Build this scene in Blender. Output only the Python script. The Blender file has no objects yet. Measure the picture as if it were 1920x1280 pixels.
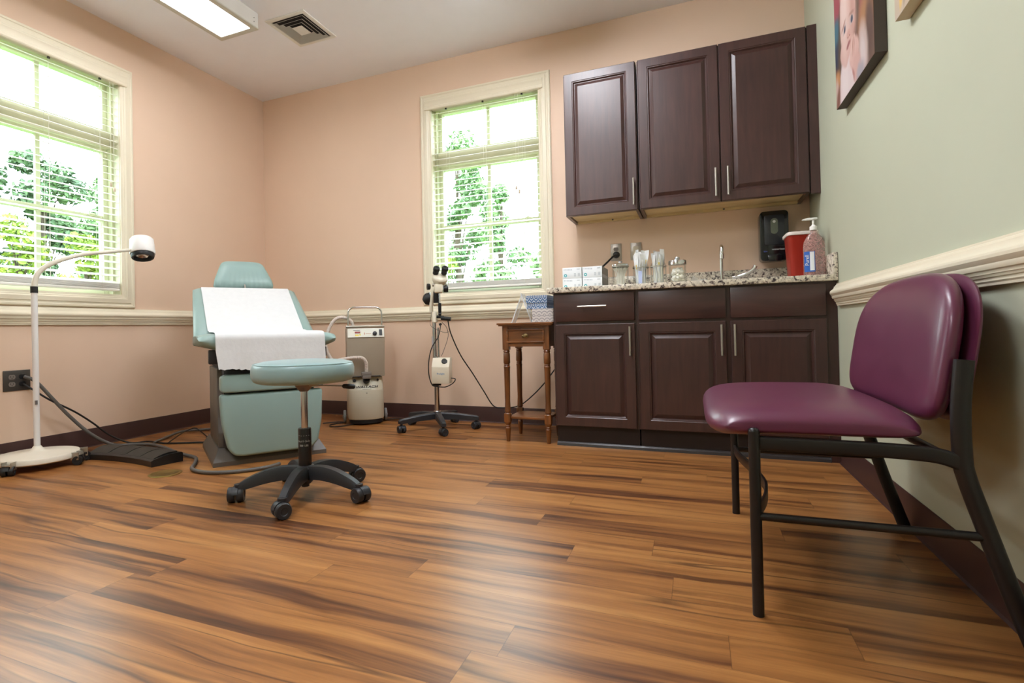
import bpy, bmesh, math, random
from mathutils import Vector, Matrix, noise
R = math.radians
PI = math.pi
random.seed(7)
scene = bpy.context.scene
col = scene.collection

# ------------------------------------------------------------------ camera
cam_d = bpy.data.cameras.new('camera'); cam = bpy.data.objects.new('camera', cam_d); col.objects.link(cam)
_yaw, _pit, _rol = R(-22.865), R(.672), R(-1.184)
_f = Vector((math.sin(_yaw)*math.cos(_pit), math.cos(_yaw)*math.cos(_pit), math.sin(_pit)))
_r = Vector((math.cos(_yaw), -math.sin(_yaw), 0)); _u = _r.cross(_f)
_r2 = math.cos(_rol)*_r + math.sin(_rol)*_u; _u2 = -math.sin(_rol)*_r + math.cos(_rol)*_u
cam.matrix_world = Matrix(((_r2.x, _u2.x, -_f.x, 3.496), (_r2.y, _u2.y, -_f.y, -3.7221), (_r2.z, _u2.z, -_f.z, .6848), (0, 0, 0, 1)))
cam_d.sensor_width = 36; cam_d.lens = 1013.45/1920*36
cam_d.shift_x = 84.8/1920; cam_d.shift_y = -34.9/1920
cam_d.clip_start = .02; cam_d.clip_end = 200
scene.camera = cam

# ------------------------------------------------------------------ world, view
scene.view_settings.view_transform = 'Standard'; scene.view_settings.look = 'None'
scene.view_settings.gamma = 1; scene.view_settings.use_curve_mapping = False
scene.view_settings.exposure = 0.9
SKY = 5.5
w = bpy.data.worlds.new('overcast_sky'); scene.world = w; w.use_nodes = True
wn = w.node_tree; wn.nodes.clear()
wo = wn.nodes.new('ShaderNodeOutputWorld'); wb = wn.nodes.new('ShaderNodeBackground')
tc = wn.nodes.new('ShaderNodeTexCoord'); sp = wn.nodes.new('ShaderNodeSeparateXYZ'); rp = wn.nodes.new('ShaderNodeValToRGB')
wn.links.new(tc.outputs['Generated'], sp.inputs[0]); wn.links.new(sp.outputs[2], rp.inputs[0])
rp.color_ramp.elements[0].position = 0.0; rp.color_ramp.elements[0].color = (.27, .31, .27, 1)
rp.color_ramp.elements[1].position = .06; rp.color_ramp.elements[1].color = (.82, .92, 1, 1)
wn.links.new(rp.outputs[0], wb.inputs[0]); wb.inputs[1].default_value = SKY
wn.links.new(wb.outputs[0], wo.inputs[0])
cy = scene.cycles
cy.max_bounces = 9; cy.diffuse_bounces = 6; cy.glossy_bounces = 4; cy.transmission_bounces = 8; cy.transparent_max_bounces = 16
cy.sample_clamp_indirect = 8; cy.caustics_reflective = False; cy.caustics_refractive = False
try:
    cy.use_denoising = True; cy.denoiser = 'OPENIMAGEDENOISE'; cy.use_adaptive_sampling = False
except Exception: pass

def area(name, loc, rot, sx, sy, power, color=(1, 1, 1), portal=False):
    d = bpy.data.lights.new(name, 'AREA'); d.shape = 'RECTANGLE'; d.size = sx; d.size_y = sy; d.energy = power; d.color = color
    o = bpy.data.objects.new(name, d); col.objects.link(o); o.location = loc; o.rotation_euler = rot
    if portal: d.cycles.is_portal = True
    return o
W_ = 4.136; H_ = 2.745; YF = -4.7
# daylight enters only through the two windows: portals guide the sampling
area('window_portal', (-.19, -1.737, 1.67), (0, R(-90), 0), 1.60, 1.0, 1, portal=True)
area('window_portal', (2.088, .19, 1.67), (R(-90), 0, 0), 1.0, 1.60, 1, portal=True)

# ------------------------------------------------------------------ materials
def lin(c):
    o = []
    for v in c[:3]:
        v = v/255
        o.append(v/12.92 if v <= .04045 else ((v+.055)/1.055)**2.4)
    return (*o, 1)
def nn(nt, t, **kw):
    n = nt.nodes.new(t)
    for k, v in kw.items():
        if k.startswith('i_'):
            key = k[2:]; key = int(key) if key.isdigit() else key
            n.inputs[key].default_value = v
        else: setattr(n, k, v)
    return n
MATS = {}
def mat(name, c, rough=.5, metal=0, bump=0, bscale=200, var=0, vscale=8, coat=0, trans=0, emit=0, emitc=None, ior=1.45, spec=.5, stretch=(1, 1, 1), sheen=0, alpha=1):
    if name in MATS: return MATS[name]
    m = bpy.data.materials.new(name); m.use_nodes = True; nt = m.node_tree
    b = nt.nodes['Principled BSDF']
    b.inputs['Base Color'].default_value = lin(c); b.inputs['Roughness'].default_value = rough; b.inputs['Metallic'].default_value = metal
    b.inputs['Coat Weight'].default_value = coat; b.inputs['Transmission Weight'].default_value = trans
    b.inputs['IOR'].default_value = ior; b.inputs['Specular IOR Level'].default_value = spec
    b.inputs['Sheen Weight'].default_value = sheen; b.inputs['Alpha'].default_value = alpha
    if emit:
        b.inputs['Emission Color'].default_value = lin(emitc or c); b.inputs['Emission Strength'].default_value = emit
    tcn = nn(nt, 'ShaderNodeTexCoord'); mp = nn(nt, 'ShaderNodeMapping'); mp.inputs['Scale'].default_value = stretch
    nt.links.new(tcn.outputs['Object'], mp.inputs[0])
    # every surface carries at least a faint procedural variation
    nz = nn(nt, 'ShaderNodeTexNoise', i_Scale=vscale, i_Detail=5.0)
    nt.links.new(mp.outputs[0], nz.inputs['Vector'])
    hs = nn(nt, 'ShaderNodeHueSaturation'); hs.inputs['Color'].default_value = lin(c)
    mr = nn(nt, 'ShaderNodeMapRange'); v = var if var else .03
    mr.inputs['From Min'].default_value = .3; mr.inputs['From Max'].default_value = .7
    mr.inputs['To Min'].default_value = 1-v; mr.inputs['To Max'].default_value = 1+v
    nt.links.new(nz.outputs[0], mr.inputs[0]); nt.links.new(mr.outputs[0], hs.inputs['Value'])
    nt.links.new(hs.outputs[0], b.inputs['Base Color'])
    if bump:
        n2 = nn(nt, 'ShaderNodeTexNoise', i_Scale=bscale, i_Detail=3.0); nt.links.new(mp.outputs[0], n2.inputs['Vector'])
        bp = nn(nt, 'ShaderNodeBump', i_Strength=bump, i_Distance=.002); nt.links.new(n2.outputs[0], bp.inputs['Height'])
        nt.links.new(bp.outputs[0], b.inputs['Normal'])
    MATS[name] = m
    return m
def glass(name, tint=(250, 255, 252), rough=.0):
    """thin clear pane or jar: mostly transparent with a fresnel sheen, lets light straight through"""
    if name in MATS: return MATS[name]
    m = bpy.data.materials.new(name); m.use_nodes = True; nt = m.node_tree; nt.nodes.remove(nt.nodes['Principled BSDF'])
    out = nt.nodes['Material Output']
    tr = nn(nt, 'ShaderNodeBsdfTransparent'); tr.inputs[0].default_value = lin(tint)
    gl = nn(nt, 'ShaderNodeBsdfGlossy', i_Roughness=.03); lw = nn(nt, 'ShaderNodeLayerWeight', i_Blend=.22)
    mx = nn(nt, 'ShaderNodeMixShader'); mul = nn(nt, 'ShaderNodeMath', operation='MULTIPLY'); mul.inputs[1].default_value = rough or .45
    nt.links.new(lw.outputs['Fresnel'], mul.inputs[0]); nt.links.new(mul.outputs[0], mx.inputs[0])
    nt.links.new(tr.outputs[0], mx.inputs[1]); nt.links.new(gl.outputs[0], mx.inputs[2]); nt.links.new(mx.outputs[0], out.inputs[0])
    MATS[name] = m
    return m
def floor_mat():
    m = bpy.data.materials.new('floor_planks'); m.use_nodes = True; nt = m.node_tree; L = nt.links.new
    b = nt.nodes['Principled BSDF']
    tcn = nn(nt, 'ShaderNodeTexCoord'); sx = nn(nt, 'ShaderNodeSeparateXYZ'); L(tcn.outputs['Object'], sx.inputs[0])
    def M(op, a, c=None, d=None):
        n = nn(nt, 'ShaderNodeMath', operation=op)
        for i, x in enumerate((a, c, d)):
            if x is None: continue
            if isinstance(x, (int, float)): n.inputs[i].default_value = x
            else: L(x, n.inputs[i])
        return n.outputs[0]
    ys = M('DIVIDE', M('ADD', sx.outputs[1], .009), .126); row = M('FLOOR', ys)
    wn1 = nn(nt, 'ShaderNodeTexWhiteNoise', noise_dimensions='1D'); L(row, wn1.inputs['W'])
    xs = M('DIVIDE', M('ADD', sx.outputs[0], M('MULTIPLY', wn1.outputs[0], 3.7)), 1.05); cl = M('FLOOR', xs)
    cid = nn(nt, 'ShaderNodeCombineXYZ'); L(row, cid.inputs[0]); L(cl, cid.inputs[1])
    wn2 = nn(nt, 'ShaderNodeTexWhiteNoise', noise_dimensions='2D'); L(cid.outputs[0], wn2.inputs['Vector'])
    sc3 = nn(nt, 'ShaderNodeVectorMath', operation='SCALE'); sc3.inputs['Scale'].default_value = 37.0; L(wn2.outputs['Color'], sc3.inputs[0])
    # soft warping so that the grain meanders
    wz = nn(nt, 'ShaderNodeTexNoise', i_Scale=1.7, i_Detail=2.0)
    av = nn(nt, 'ShaderNodeVectorMath', operation='ADD'); L(tcn.outputs['Object'], av.inputs[0]); L(sc3.outputs[0], av.inputs[1]); L(av.outputs[0], wz.inputs['Vector'])
    wy = M('MULTIPLY', M('SUBTRACT', wz.outputs[0], .5), .085)
    cx = nn(nt, 'ShaderNodeCombineXYZ'); L(M('MULTIPLY', sx.outputs[0], .75), cx.inputs[0]); L(M('MULTIPLY', M('ADD', sx.outputs[1], wy), 17.0), cx.inputs[1])
    gv = nn(nt, 'ShaderNodeVectorMath', operation='ADD'); L(cx.outputs[0], gv.inputs[0]); L(sc3.outputs[0], gv.inputs[1])
    n1 = nn(nt, 'ShaderNodeTexNoise', i_Scale=1.25, i_Detail=4.0, i_Roughness=.55, i_Distortion=.15); L(gv.outputs[0], n1.inputs['Vector'])
    # fine fibre
    cx2 = nn(nt, 'ShaderNodeCombineXYZ'); L(M('MULTIPLY', sx.outputs[0], 4.0), cx2.inputs[0]); L(M('MULTIPLY', sx.outputs[1], 95.0), cx2.inputs[1])
    gv2 = nn(nt, 'ShaderNodeVectorMath', operation='ADD'); L(cx2.outputs[0], gv2.inputs[0]); L(sc3.outputs[0], gv2.inputs[1])
    n2 = nn(nt, 'ShaderNodeTexNoise', i_Scale=2.2, i_Detail=5.0, i_Roughness=.6); L(gv2.outputs[0], n2.inputs['Vector'])
    r1 = nn(nt, 'ShaderNodeValToRGB'); e = r1.color_ramp.elements
    e[0].position = .26; e[0].color = lin((74, 42, 22)); e[1].position = .82; e[1].color = lin((200, 144, 84))
    for p, c in ((.36, (112, 67, 36)), (.44, (150, 97, 51)), (.53, (172, 114, 60)), (.66, (188, 130, 71))):
        x = e.new(p); x.color = lin(c)
    tot = M('ADD', n1.outputs[0], M('MULTIPLY', M('SUBTRACT', wn2.outputs[0], .5), .13))
    L(tot, r1.inputs[0])
    hs = nn(nt, 'ShaderNodeHueSaturation'); L(r1.outputs[0], hs.inputs['Color'])
    L(M('ADD', M('MULTIPLY', n2.outputs[0], .5), .55), hs.inputs['Value'])
    hs.inputs['Saturation'].default_value = .99
    # dark wandering mineral streak, one or two in a plank
    st = nn(nt, 'ShaderNodeTexNoise', i_Scale=.75, i_Detail=1.5, i_Distortion=.2); gv3 = nn(nt, 'ShaderNodeVectorMath', operation='ADD')
    L(gv.outputs[0], gv3.inputs[0]); gv3.inputs[1].default_value = (11, 5, 2); L(gv3.outputs[0], st.inputs['Vector'])
    band = M('ABSOLUTE', M('SUBTRACT', st.outputs[0], .5)); bm_ = nn(nt, 'ShaderNodeMapRange', i_1=.0, i_2=.035, i_3=.72, i_4=0.0); L(band, bm_.inputs[0])
    gate = nn(nt, 'ShaderNodeMapRange', i_1=.47, i_2=.62, i_3=0.0, i_4=1.0); gz = nn(nt, 'ShaderNodeTexNoise', i_Scale=1.1, i_Detail=1.0); L(av.outputs[0], gz.inputs['Vector']); L(gz.outputs[0], gate.inputs[0])
    mx = nn(nt, 'ShaderNodeMix', data_type='RGBA'); L(M('MULTIPLY', bm_.outputs[0], gate.outputs[0]), mx.inputs[0]); L(hs.outputs[0], mx.inputs[6]); mx.inputs[7].default_value = lin((58, 30, 18))
    # hairline joints
    fy = M('FRACT', ys); jy = M('LESS_THAN', M('MINIMUM', fy, M('SUBTRACT', 1.0, fy)), .006)
    fx = M('FRACT', xs); jx = M('LESS_THAN', M('MINIMUM', fx, M('SUBTRACT', 1.0, fx)), .0009)
    jj = M('MULTIPLY', M('MAXIMUM', jy, jx), .45)
    m2 = nn(nt, 'ShaderNodeMix', data_type='RGBA'); L(jj, m2.inputs[0]); L(mx.outputs[2], m2.inputs[6]); m2.inputs[7].default_value = lin((60, 32, 20))
    L(m2.outputs[2], b.inputs['Base Color'])
    b.inputs['Roughness'].default_value = .31; b.inputs['Specular IOR Level'].default_value = .55
    bp = nn(nt, 'ShaderNodeBump', i_Strength=.12, i_Distance=.001); L(n2.outputs[0], bp.inputs['Height']); L(bp.outputs[0], b.inputs['Normal'])
    return m
def wood_mat(name, dark, light, axis=2, scale=1.0, rough=.35, coat=.15, contrast=1.0):
    m = bpy.data.materials.new(name); m.use_nodes = True; nt = m.node_tree; L = nt.links.new; b = nt.nodes['Principled BSDF']
    tcn = nn(nt, 'ShaderNodeTexCoord'); mp = nn(nt, 'ShaderNodeMapping'); s = [26*scale]*3; s[axis] = 2.2*scale; mp.inputs['Scale'].default_value = s
    L(tcn.outputs['Object'], mp.inputs[0]); n1 = nn(nt, 'ShaderNodeTexNoise', i_Scale=1.6, i_Detail=7.0, i_Roughness=.62, i_Distortion=.5); L(mp.outputs[0], n1.inputs['Vector'])
    n0 = nn(nt, 'ShaderNodeTexNoise', i_Scale=3.0, i_Detail=2.0); L(tcn.outputs['Object'], n0.inputs['Vector'])
    ad = nn(nt, 'ShaderNodeMath', operation='MULTIPLY_ADD'); L(n0.outputs[0], ad.inputs[0]); ad.inputs[1].default_value = .6; 
    sb = nn(nt, 'ShaderNodeMath', operation='SUBTRACT'); L(n1.outputs[0], sb.inputs[0]); sb.inputs[1].default_value = .3; L(sb.outputs[0], ad.inputs[2])
    r1 = nn(nt, 'ShaderNodeValToRGB'); e = r1.color_ramp.elements; e[0].position = .5-.25/contrast; e[0].color = lin(dark); e[1].position = .5+.25/contrast; e[1].color = lin(light); L(ad.outputs[0], r1.inputs[0])
    L(r1.outputs[0], b.inputs['Base Color']); b.inputs['Roughness'].default_value = rough; b.inputs['Coat Weight'].default_value = coat; b.inputs['Coat Roughness'].default_value = .3
    return m
def granite_mat():
    m = bpy.data.materials.new('granite'); m.use_nodes = True; nt = m.node_tree; L = nt.links.new; b = nt.nodes['Principled BSDF']
    tcn = nn(nt, 'ShaderNodeTexCoord')
    n1 = nn(nt, 'ShaderNodeTexNoise', i_Scale=55.0, i_Detail=4.0, i_Roughness=.65, i_Distortion=.8); L(tcn.outputs['Object'], n1.inputs['Vector'])
    r1 = nn(nt, 'ShaderNodeValToRGB'); e = r1.color_ramp.elements
    e[0].position = .34; e[0].color = lin((52, 44, 46)); e[1].position = .62; e[1].color = lin((226, 218, 202))
    x = e.new(.42); x.color = lin((120, 108, 104)); x = e.new(.47); x.color = lin((205, 196, 178)); x = e.new(.55); x.color = lin((214, 205, 188))
    L(n1.outputs[0], r1.inputs[0])
    v = nn(nt, 'ShaderNodeTexVoronoi', i_Scale=120.0); L(tcn.outputs['Object'], v.inputs['Vector'])
    hs = nn(nt, 'ShaderNodeHueSaturation'); L(r1.outputs[0], hs.inputs['Color']); mr = nn(nt, 'ShaderNodeMapRange', i_1=0.0, i_2=1.0, i_3=.8, i_4=1.12); sp_ = nn(nt, 'ShaderNodeSeparateColor'); L(v.outputs['Color'], sp_.inputs[0]); L(sp_.outputs[0], mr.inputs[0]); L(mr.outputs[0], hs.inputs['Value'])
    L(hs.outputs[0], b.inputs['Base Color']); b.inputs['Roughness'].default_value = .22
    return m
def pattern_mat(name, bg, fg, kind='lattice', s=40.0):
    """printed gift-box paper: rows of scallops or ovals"""
    m = bpy.data.materials.new(name); m.use_nodes = True; nt = m.node_tree; L = nt.links.new; b = nt.nodes['Principled BSDF']
    tcn = nn(nt, 'ShaderNodeTexCoord'); sx = nn(nt, 'ShaderNodeSeparateXYZ'); L(tcn.outputs['Object'], sx.inputs[0])
    def M(op, a, c=None):
        n = nn(nt, 'ShaderNodeMath', operation=op)
        for i, x in enumerate((a, c)):
            if x is None: continue
            if isinstance(x, (int, float)): n.inputs[i].default_value = x
            else: L(x, n.inputs[i])
        return n.outputs[0]
    h = M('ADD', sx.outputs[0], sx.outputs[1]); a = M('MULTIPLY', h, s); c = M('MULTIPLY', sx.outputs[2], s*(.55 if kind == 'oval' else .8))
    row = M('FLOOR', c); a2 = M('ADD', a, M('MULTIPLY', row, .5)); fx = M('SUBTRACT', M('FRACT', a2), .5); fz = M('SUBTRACT', M('FRACT', c), .5 if kind == 'oval' else .0)
    d = M('SQRT', M('ADD', M('MULTIPLY', fx, fx), M('MULTIPLY', fz, fz)))
    ring = M('ABSOLUTE', M('SUBTRACT', M('FRACT', M('MULTIPLY', d, 3.6 if kind == 'oval' else 2.6)), .5)); k = M('LESS_THAN', ring, .17)
    mx = nn(nt, 'ShaderNodeMix', data_type='RGBA'); L(k, mx.inputs[0]); mx.inputs[6].default_value = lin(bg); mx.inputs[7].default_value = lin(fg)
    L(mx.outputs[2], b.inputs['Base Color']); b.inputs['Roughness'].default_value = .6
    return m
def painting_mat(name, base, blobs, u0, v0, distort=.012):
    """photo print on canvas: soft ellipses, u runs along -Y and v along Z of the object"""
    m = bpy.data.materials.new(name); m.use_nodes = True; nt = m.node_tree; L = nt.links.new; b = nt.nodes['Principled BSDF']
    tcn = nn(nt, 'ShaderNodeTexCoord'); nz = nn(nt, 'ShaderNodeTexNoise', i_Scale=14.0, i_Detail=2.0); L(tcn.outputs['Object'], nz.inputs['Vector'])
    vs = nn(nt, 'ShaderNodeVectorMath', operation='SUBTRACT'); L(nz.outputs['Color'], vs.inputs[0]); vs.inputs[1].default_value = (.5, .5, .5)
    vm = nn(nt, 'ShaderNodeVectorMath', operation='SCALE'); vm.inputs['Scale'].default_value = distort*2; L(vs.outputs[0], vm.inputs[0])
    va = nn(nt, 'ShaderNodeVectorMath', operation='ADD'); L(tcn.outputs['Object'], va.inputs[0]); L(vm.outputs[0], va.inputs[1])
    sx = nn(nt, 'ShaderNodeSeparateXYZ'); L(va.outputs[0], sx.inputs[0])
    def M(op, a, c=None, d=None):
        n = nn(nt, 'ShaderNodeMath', operation=op)
        for i, x in enumerate((a, c, d)):
            if x is None: continue
            if isinstance(x, (int, float)): n.inputs[i].default_value = x
            else: L(x, n.inputs[i])
        return n.outputs[0]
    u = M('SUBTRACT', u0, sx.outputs[1]); v = M('SUBTRACT', sx.outputs[2], v0)
    cur = None
    for (cx, cy_, rx, ry, rot, c, soft) in blobs:
        du = M('SUBTRACT', u, cx); dv = M('SUBTRACT', v, cy_); ca, sa = math.cos(R(rot)), math.sin(R(rot))
        p = M('DIVIDE', M('ADD', M('MULTIPLY', du, ca), M('MULTIPLY', dv, sa)), rx); q = M('DIVIDE', M('SUBTRACT', M('MULTIPLY', dv, ca), M('MULTIPLY', du, sa)), ry)
        d = M('SQRT', M('ADD', M('MULTIPLY', p, p), M('MULTIPLY', q, q)))
        mr = nn(nt, 'ShaderNodeMapRange', i_1=1-soft, i_2=1+soft, i_3=1.0, i_4=0.0); mr.interpolation_type = 'SMOOTHSTEP'; L(d, mr.inputs[0])
        mx = nn(nt, 'ShaderNodeMix', data_type='RGBA'); L(mr.outputs[0], mx.inputs[0])
        if cur is None: mx.inputs[6].default_value = lin(base)
        else: L(cur, mx.inputs[6])
        mx.inputs[7].default_value = lin(c); cur = mx.outputs[2]
    hv = nn(nt, 'ShaderNodeHueSaturation'); hv.inputs['Saturation'].default_value = .85; hv.inputs['Value'].default_value = .72; L(cur, hv.inputs['Color']); L(hv.outputs[0], b.inputs['Base Color']); b.inputs['Roughness'].default_value = .55
    return m

# ------------------------------------------------------------------ mesh helpers
class MB:
    """collects shapes into one bmesh"""
    def __init__(s): s.b = bmesh.new()
    def _new(s, fn):
        before = set(s.b.verts); fn(); return [v for v in s.b.verts if v not in before]
    def box(s, x0, x1, y0, y1, z0, z1, bev=0, seg=2, M=None):
        vs = bmesh.ops.create_cube(s.b, size=1)['verts']
        for v in vs:
            v.co = Vector(((x0+x1)/2+v.co.x*(x1-x0), (y0+y1)/2+v.co.y*(y1-y0), (z0+z1)/2+v.co.z*(z1-z0)))
        if bev:
            es = list({e for v in vs for e in v.link_edges})
            r = bmesh.ops.bevel(s.b, geom=es, offset=bev, segments=seg, profile=.5, affect='EDGES', clamp_overlap=True)
            vs = list({v for f in r['faces'] for v in f.verts} | {v for v in vs if v.is_valid})
        if M is not None:
            for v in vs: v.co = M @ v.co
        return s
    def prism(s, pts, a, b, axis='z', bev=0, seg=2, M=None):
        """polygon pts in the two other axes (cyclic order x->y->z), extruded from a to b along axis"""
        def P(p, t):
            return Vector({'z': (p[0], p[1], t), 'x': (t, p[0], p[1]), 'y': (p[0], t, p[1])}[axis])
        v0 = [s.b.verts.new(P(p, a)) for p in pts]; v1 = [s.b.verts.new(P(p, b)) for p in pts]; n = len(pts)
        fs = [s.b.faces.new(v0), s.b.faces.new(v1[::-1])]
        for i in range(n): fs.append(s.b.faces.new((v0[i], v1[i], v1[(i+1) % n], v0[(i+1) % n])))
        bmesh.ops.recalc_face_normals(s.b, faces=fs)
        vs = v0+v1
        if bev:
            es = list({e for f in fs for e in f.edges}); r = bmesh.ops.bevel(s.b, geom=es, offset=bev, segments=seg, profile=.5, affect='EDGES', clamp_overlap=True)
            vs = list({v for f in r['faces'] for v in f.verts} | {v for v in vs if v.is_valid})
        if M is not None:
            for v in vs: v.co = M @ v.co
        return s
    def sweep(s, pts, r, seg=12, ring=None, cap=True, up=None):
        """tube along pts; r number or list; ring optional 2d profile"""
        pts = [Vector(p) for p in pts]; n = len(pts); rings = []
        prev = None
        for i, p in enumerate(pts):
            t = ((pts[min(i+1, n-1)]-pts[max(i-1, 0)])).normalized()
            if prev is None:
                ref = Vector(up) if up else (Vector((0, 0, 1)) if abs(t.z) < .9 else Vector((1, 0, 0)))
                a = t.cross(ref).normalized()
            else:
                a = (prev - t*prev.dot(t)).normalized()
            prev = a; b_ = t.cross(a).normalized(); rr = r[i] if isinstance(r, (list, tuple)) else r
            if ring: rings.append([s.b.verts.new(p + a*x*rr - b_*y*rr) for x, y in ring])
            else: rings.append([s.b.verts.new(p + a*rr*math.cos(2*PI*k/seg) + b_*rr*math.sin(2*PI*k/seg)) for k in range(seg)])
        m = len(rings[0]); fs = []
        for i in range(n-1):
            for k in range(m): fs.append(s.b.faces.new((rings[i][k], rings[i][(k+1) % m], rings[i+1][(k+1) % m], rings[i+1][k])))
        if cap: fs += [s.b.faces.new(rings[0][::-1]), s.b.faces.new(rings[-1])]
        bmesh.ops.recalc_face_normals(s.b, faces=fs)
        return s
    def cyl(s, p0, p1, r0, r1=None, seg=20): return s.sweep([p0, p1], [r0, r0 if r1 is None else r1], seg)
    def lathe(s, prof, o=(0, 0, 0), seg=28, ax=(0, 0, 1), close=True):
        o = Vector(o); ax = Vector(ax).normalized(); q = ax.to_track_quat('Z', 'Y'); rings = []
        for r, z in prof:
            rings.append([s.b.verts.new(o + q @ Vector((max(r, 1e-5)*math.cos(2*PI*k/seg), max(r, 1e-5)*math.sin(2*PI*k/seg), z))) for k in range(seg)])
        fs = []
        for i in range(len(rings)-1):
            for k in range(seg): fs.append(s.b.faces.new((rings[i][k], rings[i][(k+1) % seg], rings[i+1][(k+1) % seg], rings[i+1][k])))
        if close: fs += [s.b.faces.new(rings[0][::-1]), s.b.faces.new(rings[-1])]
        bmesh.ops.recalc_face_normals(s.b, faces=fs)
        return s
    def grid(s, fn, nu, nv, thick=0):
        g = [[s.b.verts.new(Vector(fn(i/nu, j/nv))) for j in range(nv+1)] for i in range(nu+1)]
        fs = [s.b.faces.new((g[i][j], g[i+1][j], g[i+1][j+1], g[i][j+1])) for i in range(nu) for j in range(nv)]
        if thick:
            bmesh.ops.recalc_face_normals(s.b, faces=fs)
            bmesh.ops.solidify(s.b, geom=fs, thickness=thick)
        return s
    def build(s, name, m, parent=None, smooth=40, sub=0):
        me = bpy.data.meshes.new(name); s.b.to_mesh(me); s.b.free()
        for p in me.polygons: p.use_smooth = smooth > 0
        if smooth > 0: me.set_sharp_from_angle(angle=R(smooth))
        if isinstance(m, (list, tuple)):
            for x in m: me.materials.append(x)
        else: me.materials.append(m)
        o = bpy.data.objects.new(name, me); col.objects.link(o)
        if parent: o.parent = parent
        if sub:
            md = o.modifiers.new('smooth', 'SUBSURF'); md.levels = sub; md.render_levels = sub
        return o
def cr(pts, n=8, closed=False):
    """catmull-rom through pts"""
    P = [Vector(p) for p in pts]; out = []
    for i in range(len(P)-1):
        a = P[max(i-1, 0)]; b = P[i]; c = P[i+1]; d = P[min(i+2, len(P)-1)]
        for k in range(n):
            t = k/n; out.append(.5*((2*b)+(c-a)*t+(2*a-5*b+4*c-d)*t*t+(3*b-a-3*c+d)*t**3))
    out.append(P[-1]); return out
def rrect(w, h, r, n=5):
    o = []
    for cx, cy_, a in ((w-r, h-r, 0), (-w+r, h-r, 90), (-w+r, -h+r, 180), (w-r, -h+r, 270)):
        for k in range(n+1): o.append((cx+r*math.cos(R(a+90*k/n)), cy_+r*math.sin(R(a+90*k/n))))
    return o
def thing(name, label, cat, loc=(0, 0, 0), rz=0, group=None):
    o = bpy.data.objects.new(name, None); col.objects.link(o); o.location = loc; o.rotation_euler = (0, 0, R(rz)); o.empty_display_size = .05
    o['label'] = label; o['category'] = cat
    if group: o['group'] = group
    return o
def tag(o, label, cat, group=None, kind=None):
    o['label'] = label; o['category'] = cat
    if group: o['group'] = group
    if kind: o['kind'] = kind
    return o
def attach(o, parent):
    bpy.context.view_layer.update(); o.parent = parent; o.matrix_parent_inverse = parent.matrix_world.inverted(); return o
def struct(o): o['kind'] = 'structure'; return o
def empty_struct(name, loc=(0, 0, 0)):
    o = bpy.data.objects.new(name, None); col.objects.link(o); o.location = loc; o['kind'] = 'structure'; return o
def txt(s, name, size, mtl, parent, loc, rot, extrude=.0004, align='CENTER', sx=1.0, shear=0, bold=0):
    c = bpy.data.curves.new(name, 'FONT'); c.body = s; c.size = size; c.extrude = extrude; c.align_x = align; c.align_y = 'CENTER'; c.shear = shear; c.offset = bold
    t = bpy.data.objects.new(name, c); col.objects.link(t)
    me = bpy.data.meshes.new_from_object(t.evaluated_get(bpy.context.evaluated_depsgraph_get())); bpy.data.objects.remove(t)
    me.materials.clear(); me.materials.append(mtl)
    M = Matrix.Translation(loc) @ rot.to_4x4() @ Matrix.Diagonal((sx, 1, 1, 1)); me.transform(M)
    o = bpy.data.objects.new(name, me); col.objects.link(o); o.parent = parent
    return o
FACE_NY = Matrix.Rotation(R(90), 3, 'X')     # text readable when looked at towards +y

# ------------------------------------------------------------------ room shell
M_PEACH = mat('peach_paint', (222, 194, 170), .62, var=.015, vscale=3, bump=.05, bscale=400)
M_SAGE = mat('sage_paint', (186, 190, 168), .55, var=.015, vscale=3, bump=.05, bscale=400)
M_CEIL = mat('ceiling_paint', (238, 240, 247), .8, var=.01, bump=.05, bscale=400)
M_TRIM = mat('cream_trim', (226, 217, 194), .38, var=.01)
M_VINYL = mat('window_vinyl', (226, 223, 200), .4)
M_BASE = mat('rubber_baseboard', (66, 42, 38), .42, var=.05)
M_CHROME = mat('chrome', (215, 215, 218), .13, 1)
M_STEEL = mat('brushed_steel', (190, 186, 178), .34, 1)
M_BLACK = mat('black_plastic', (26, 26, 28), .45, bump=.1, bscale=600)
M_CABLE = mat('black_cable', (30, 28, 28), .5)
M_GREYCABLE = mat('grey_cable', (92, 88, 84), .5)
M_GLASS = glass('window_glass')
M_IVORY = mat('ivory_enamel', (222, 216, 196), .35)
M_DARKPRINT = mat('dark_print', (40, 40, 44), .6)
M_WHITE = mat('white_plastic', (236, 236, 232), .4)

OW = (1.655, 2.521, .966, 2.405)       # opening in the back wall  x0 x1 z0 z1
OL = (-2.170, -1.304, .960, 2.395)      # opening in the left wall  y0 y1 z0 z1
T = .17
struct(MB().box(-T, W_+.12, YF-.12, T, -.12, 0).build('floor', floor_mat(), smooth=0))
struct(MB().box(-T, W_+.12, YF-.12, T, H_, H_+.12).build('ceiling', M_CEIL, smooth=0))
b = MB(); b.box(0, OW[0], 0, T, 0, H_); b.box(OW[1], W_, 0, T, 0, H_); b.box(OW[0], OW[1], 0, T, 0, OW[2]); b.box(OW[0], OW[1], 0, T, OW[3], H_)
struct(b.build('wall_back', M_PEACH, smooth=0))
b = MB(); b.box(-T, 0, YF, OL[0], 0, H_); b.box(-T, 0, OL[1], T, 0, H_); b.box(-T, 0, OL[0], OL[1], 0, OL[2]); b.box(-T, 0, OL[0], OL[1], OL[3], H_)
struct(b.build('wall_left', M_PEACH, smooth=0))
struct(MB().box(W_, W_+.12, YF, T, 0, H_).build('wall_right', M_SAGE, smooth=0))
struct(MB().box(-T, W_+.12, YF-.12, YF, 0, H_).build('wall_front', M_SAGE, smooth=0))
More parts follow.
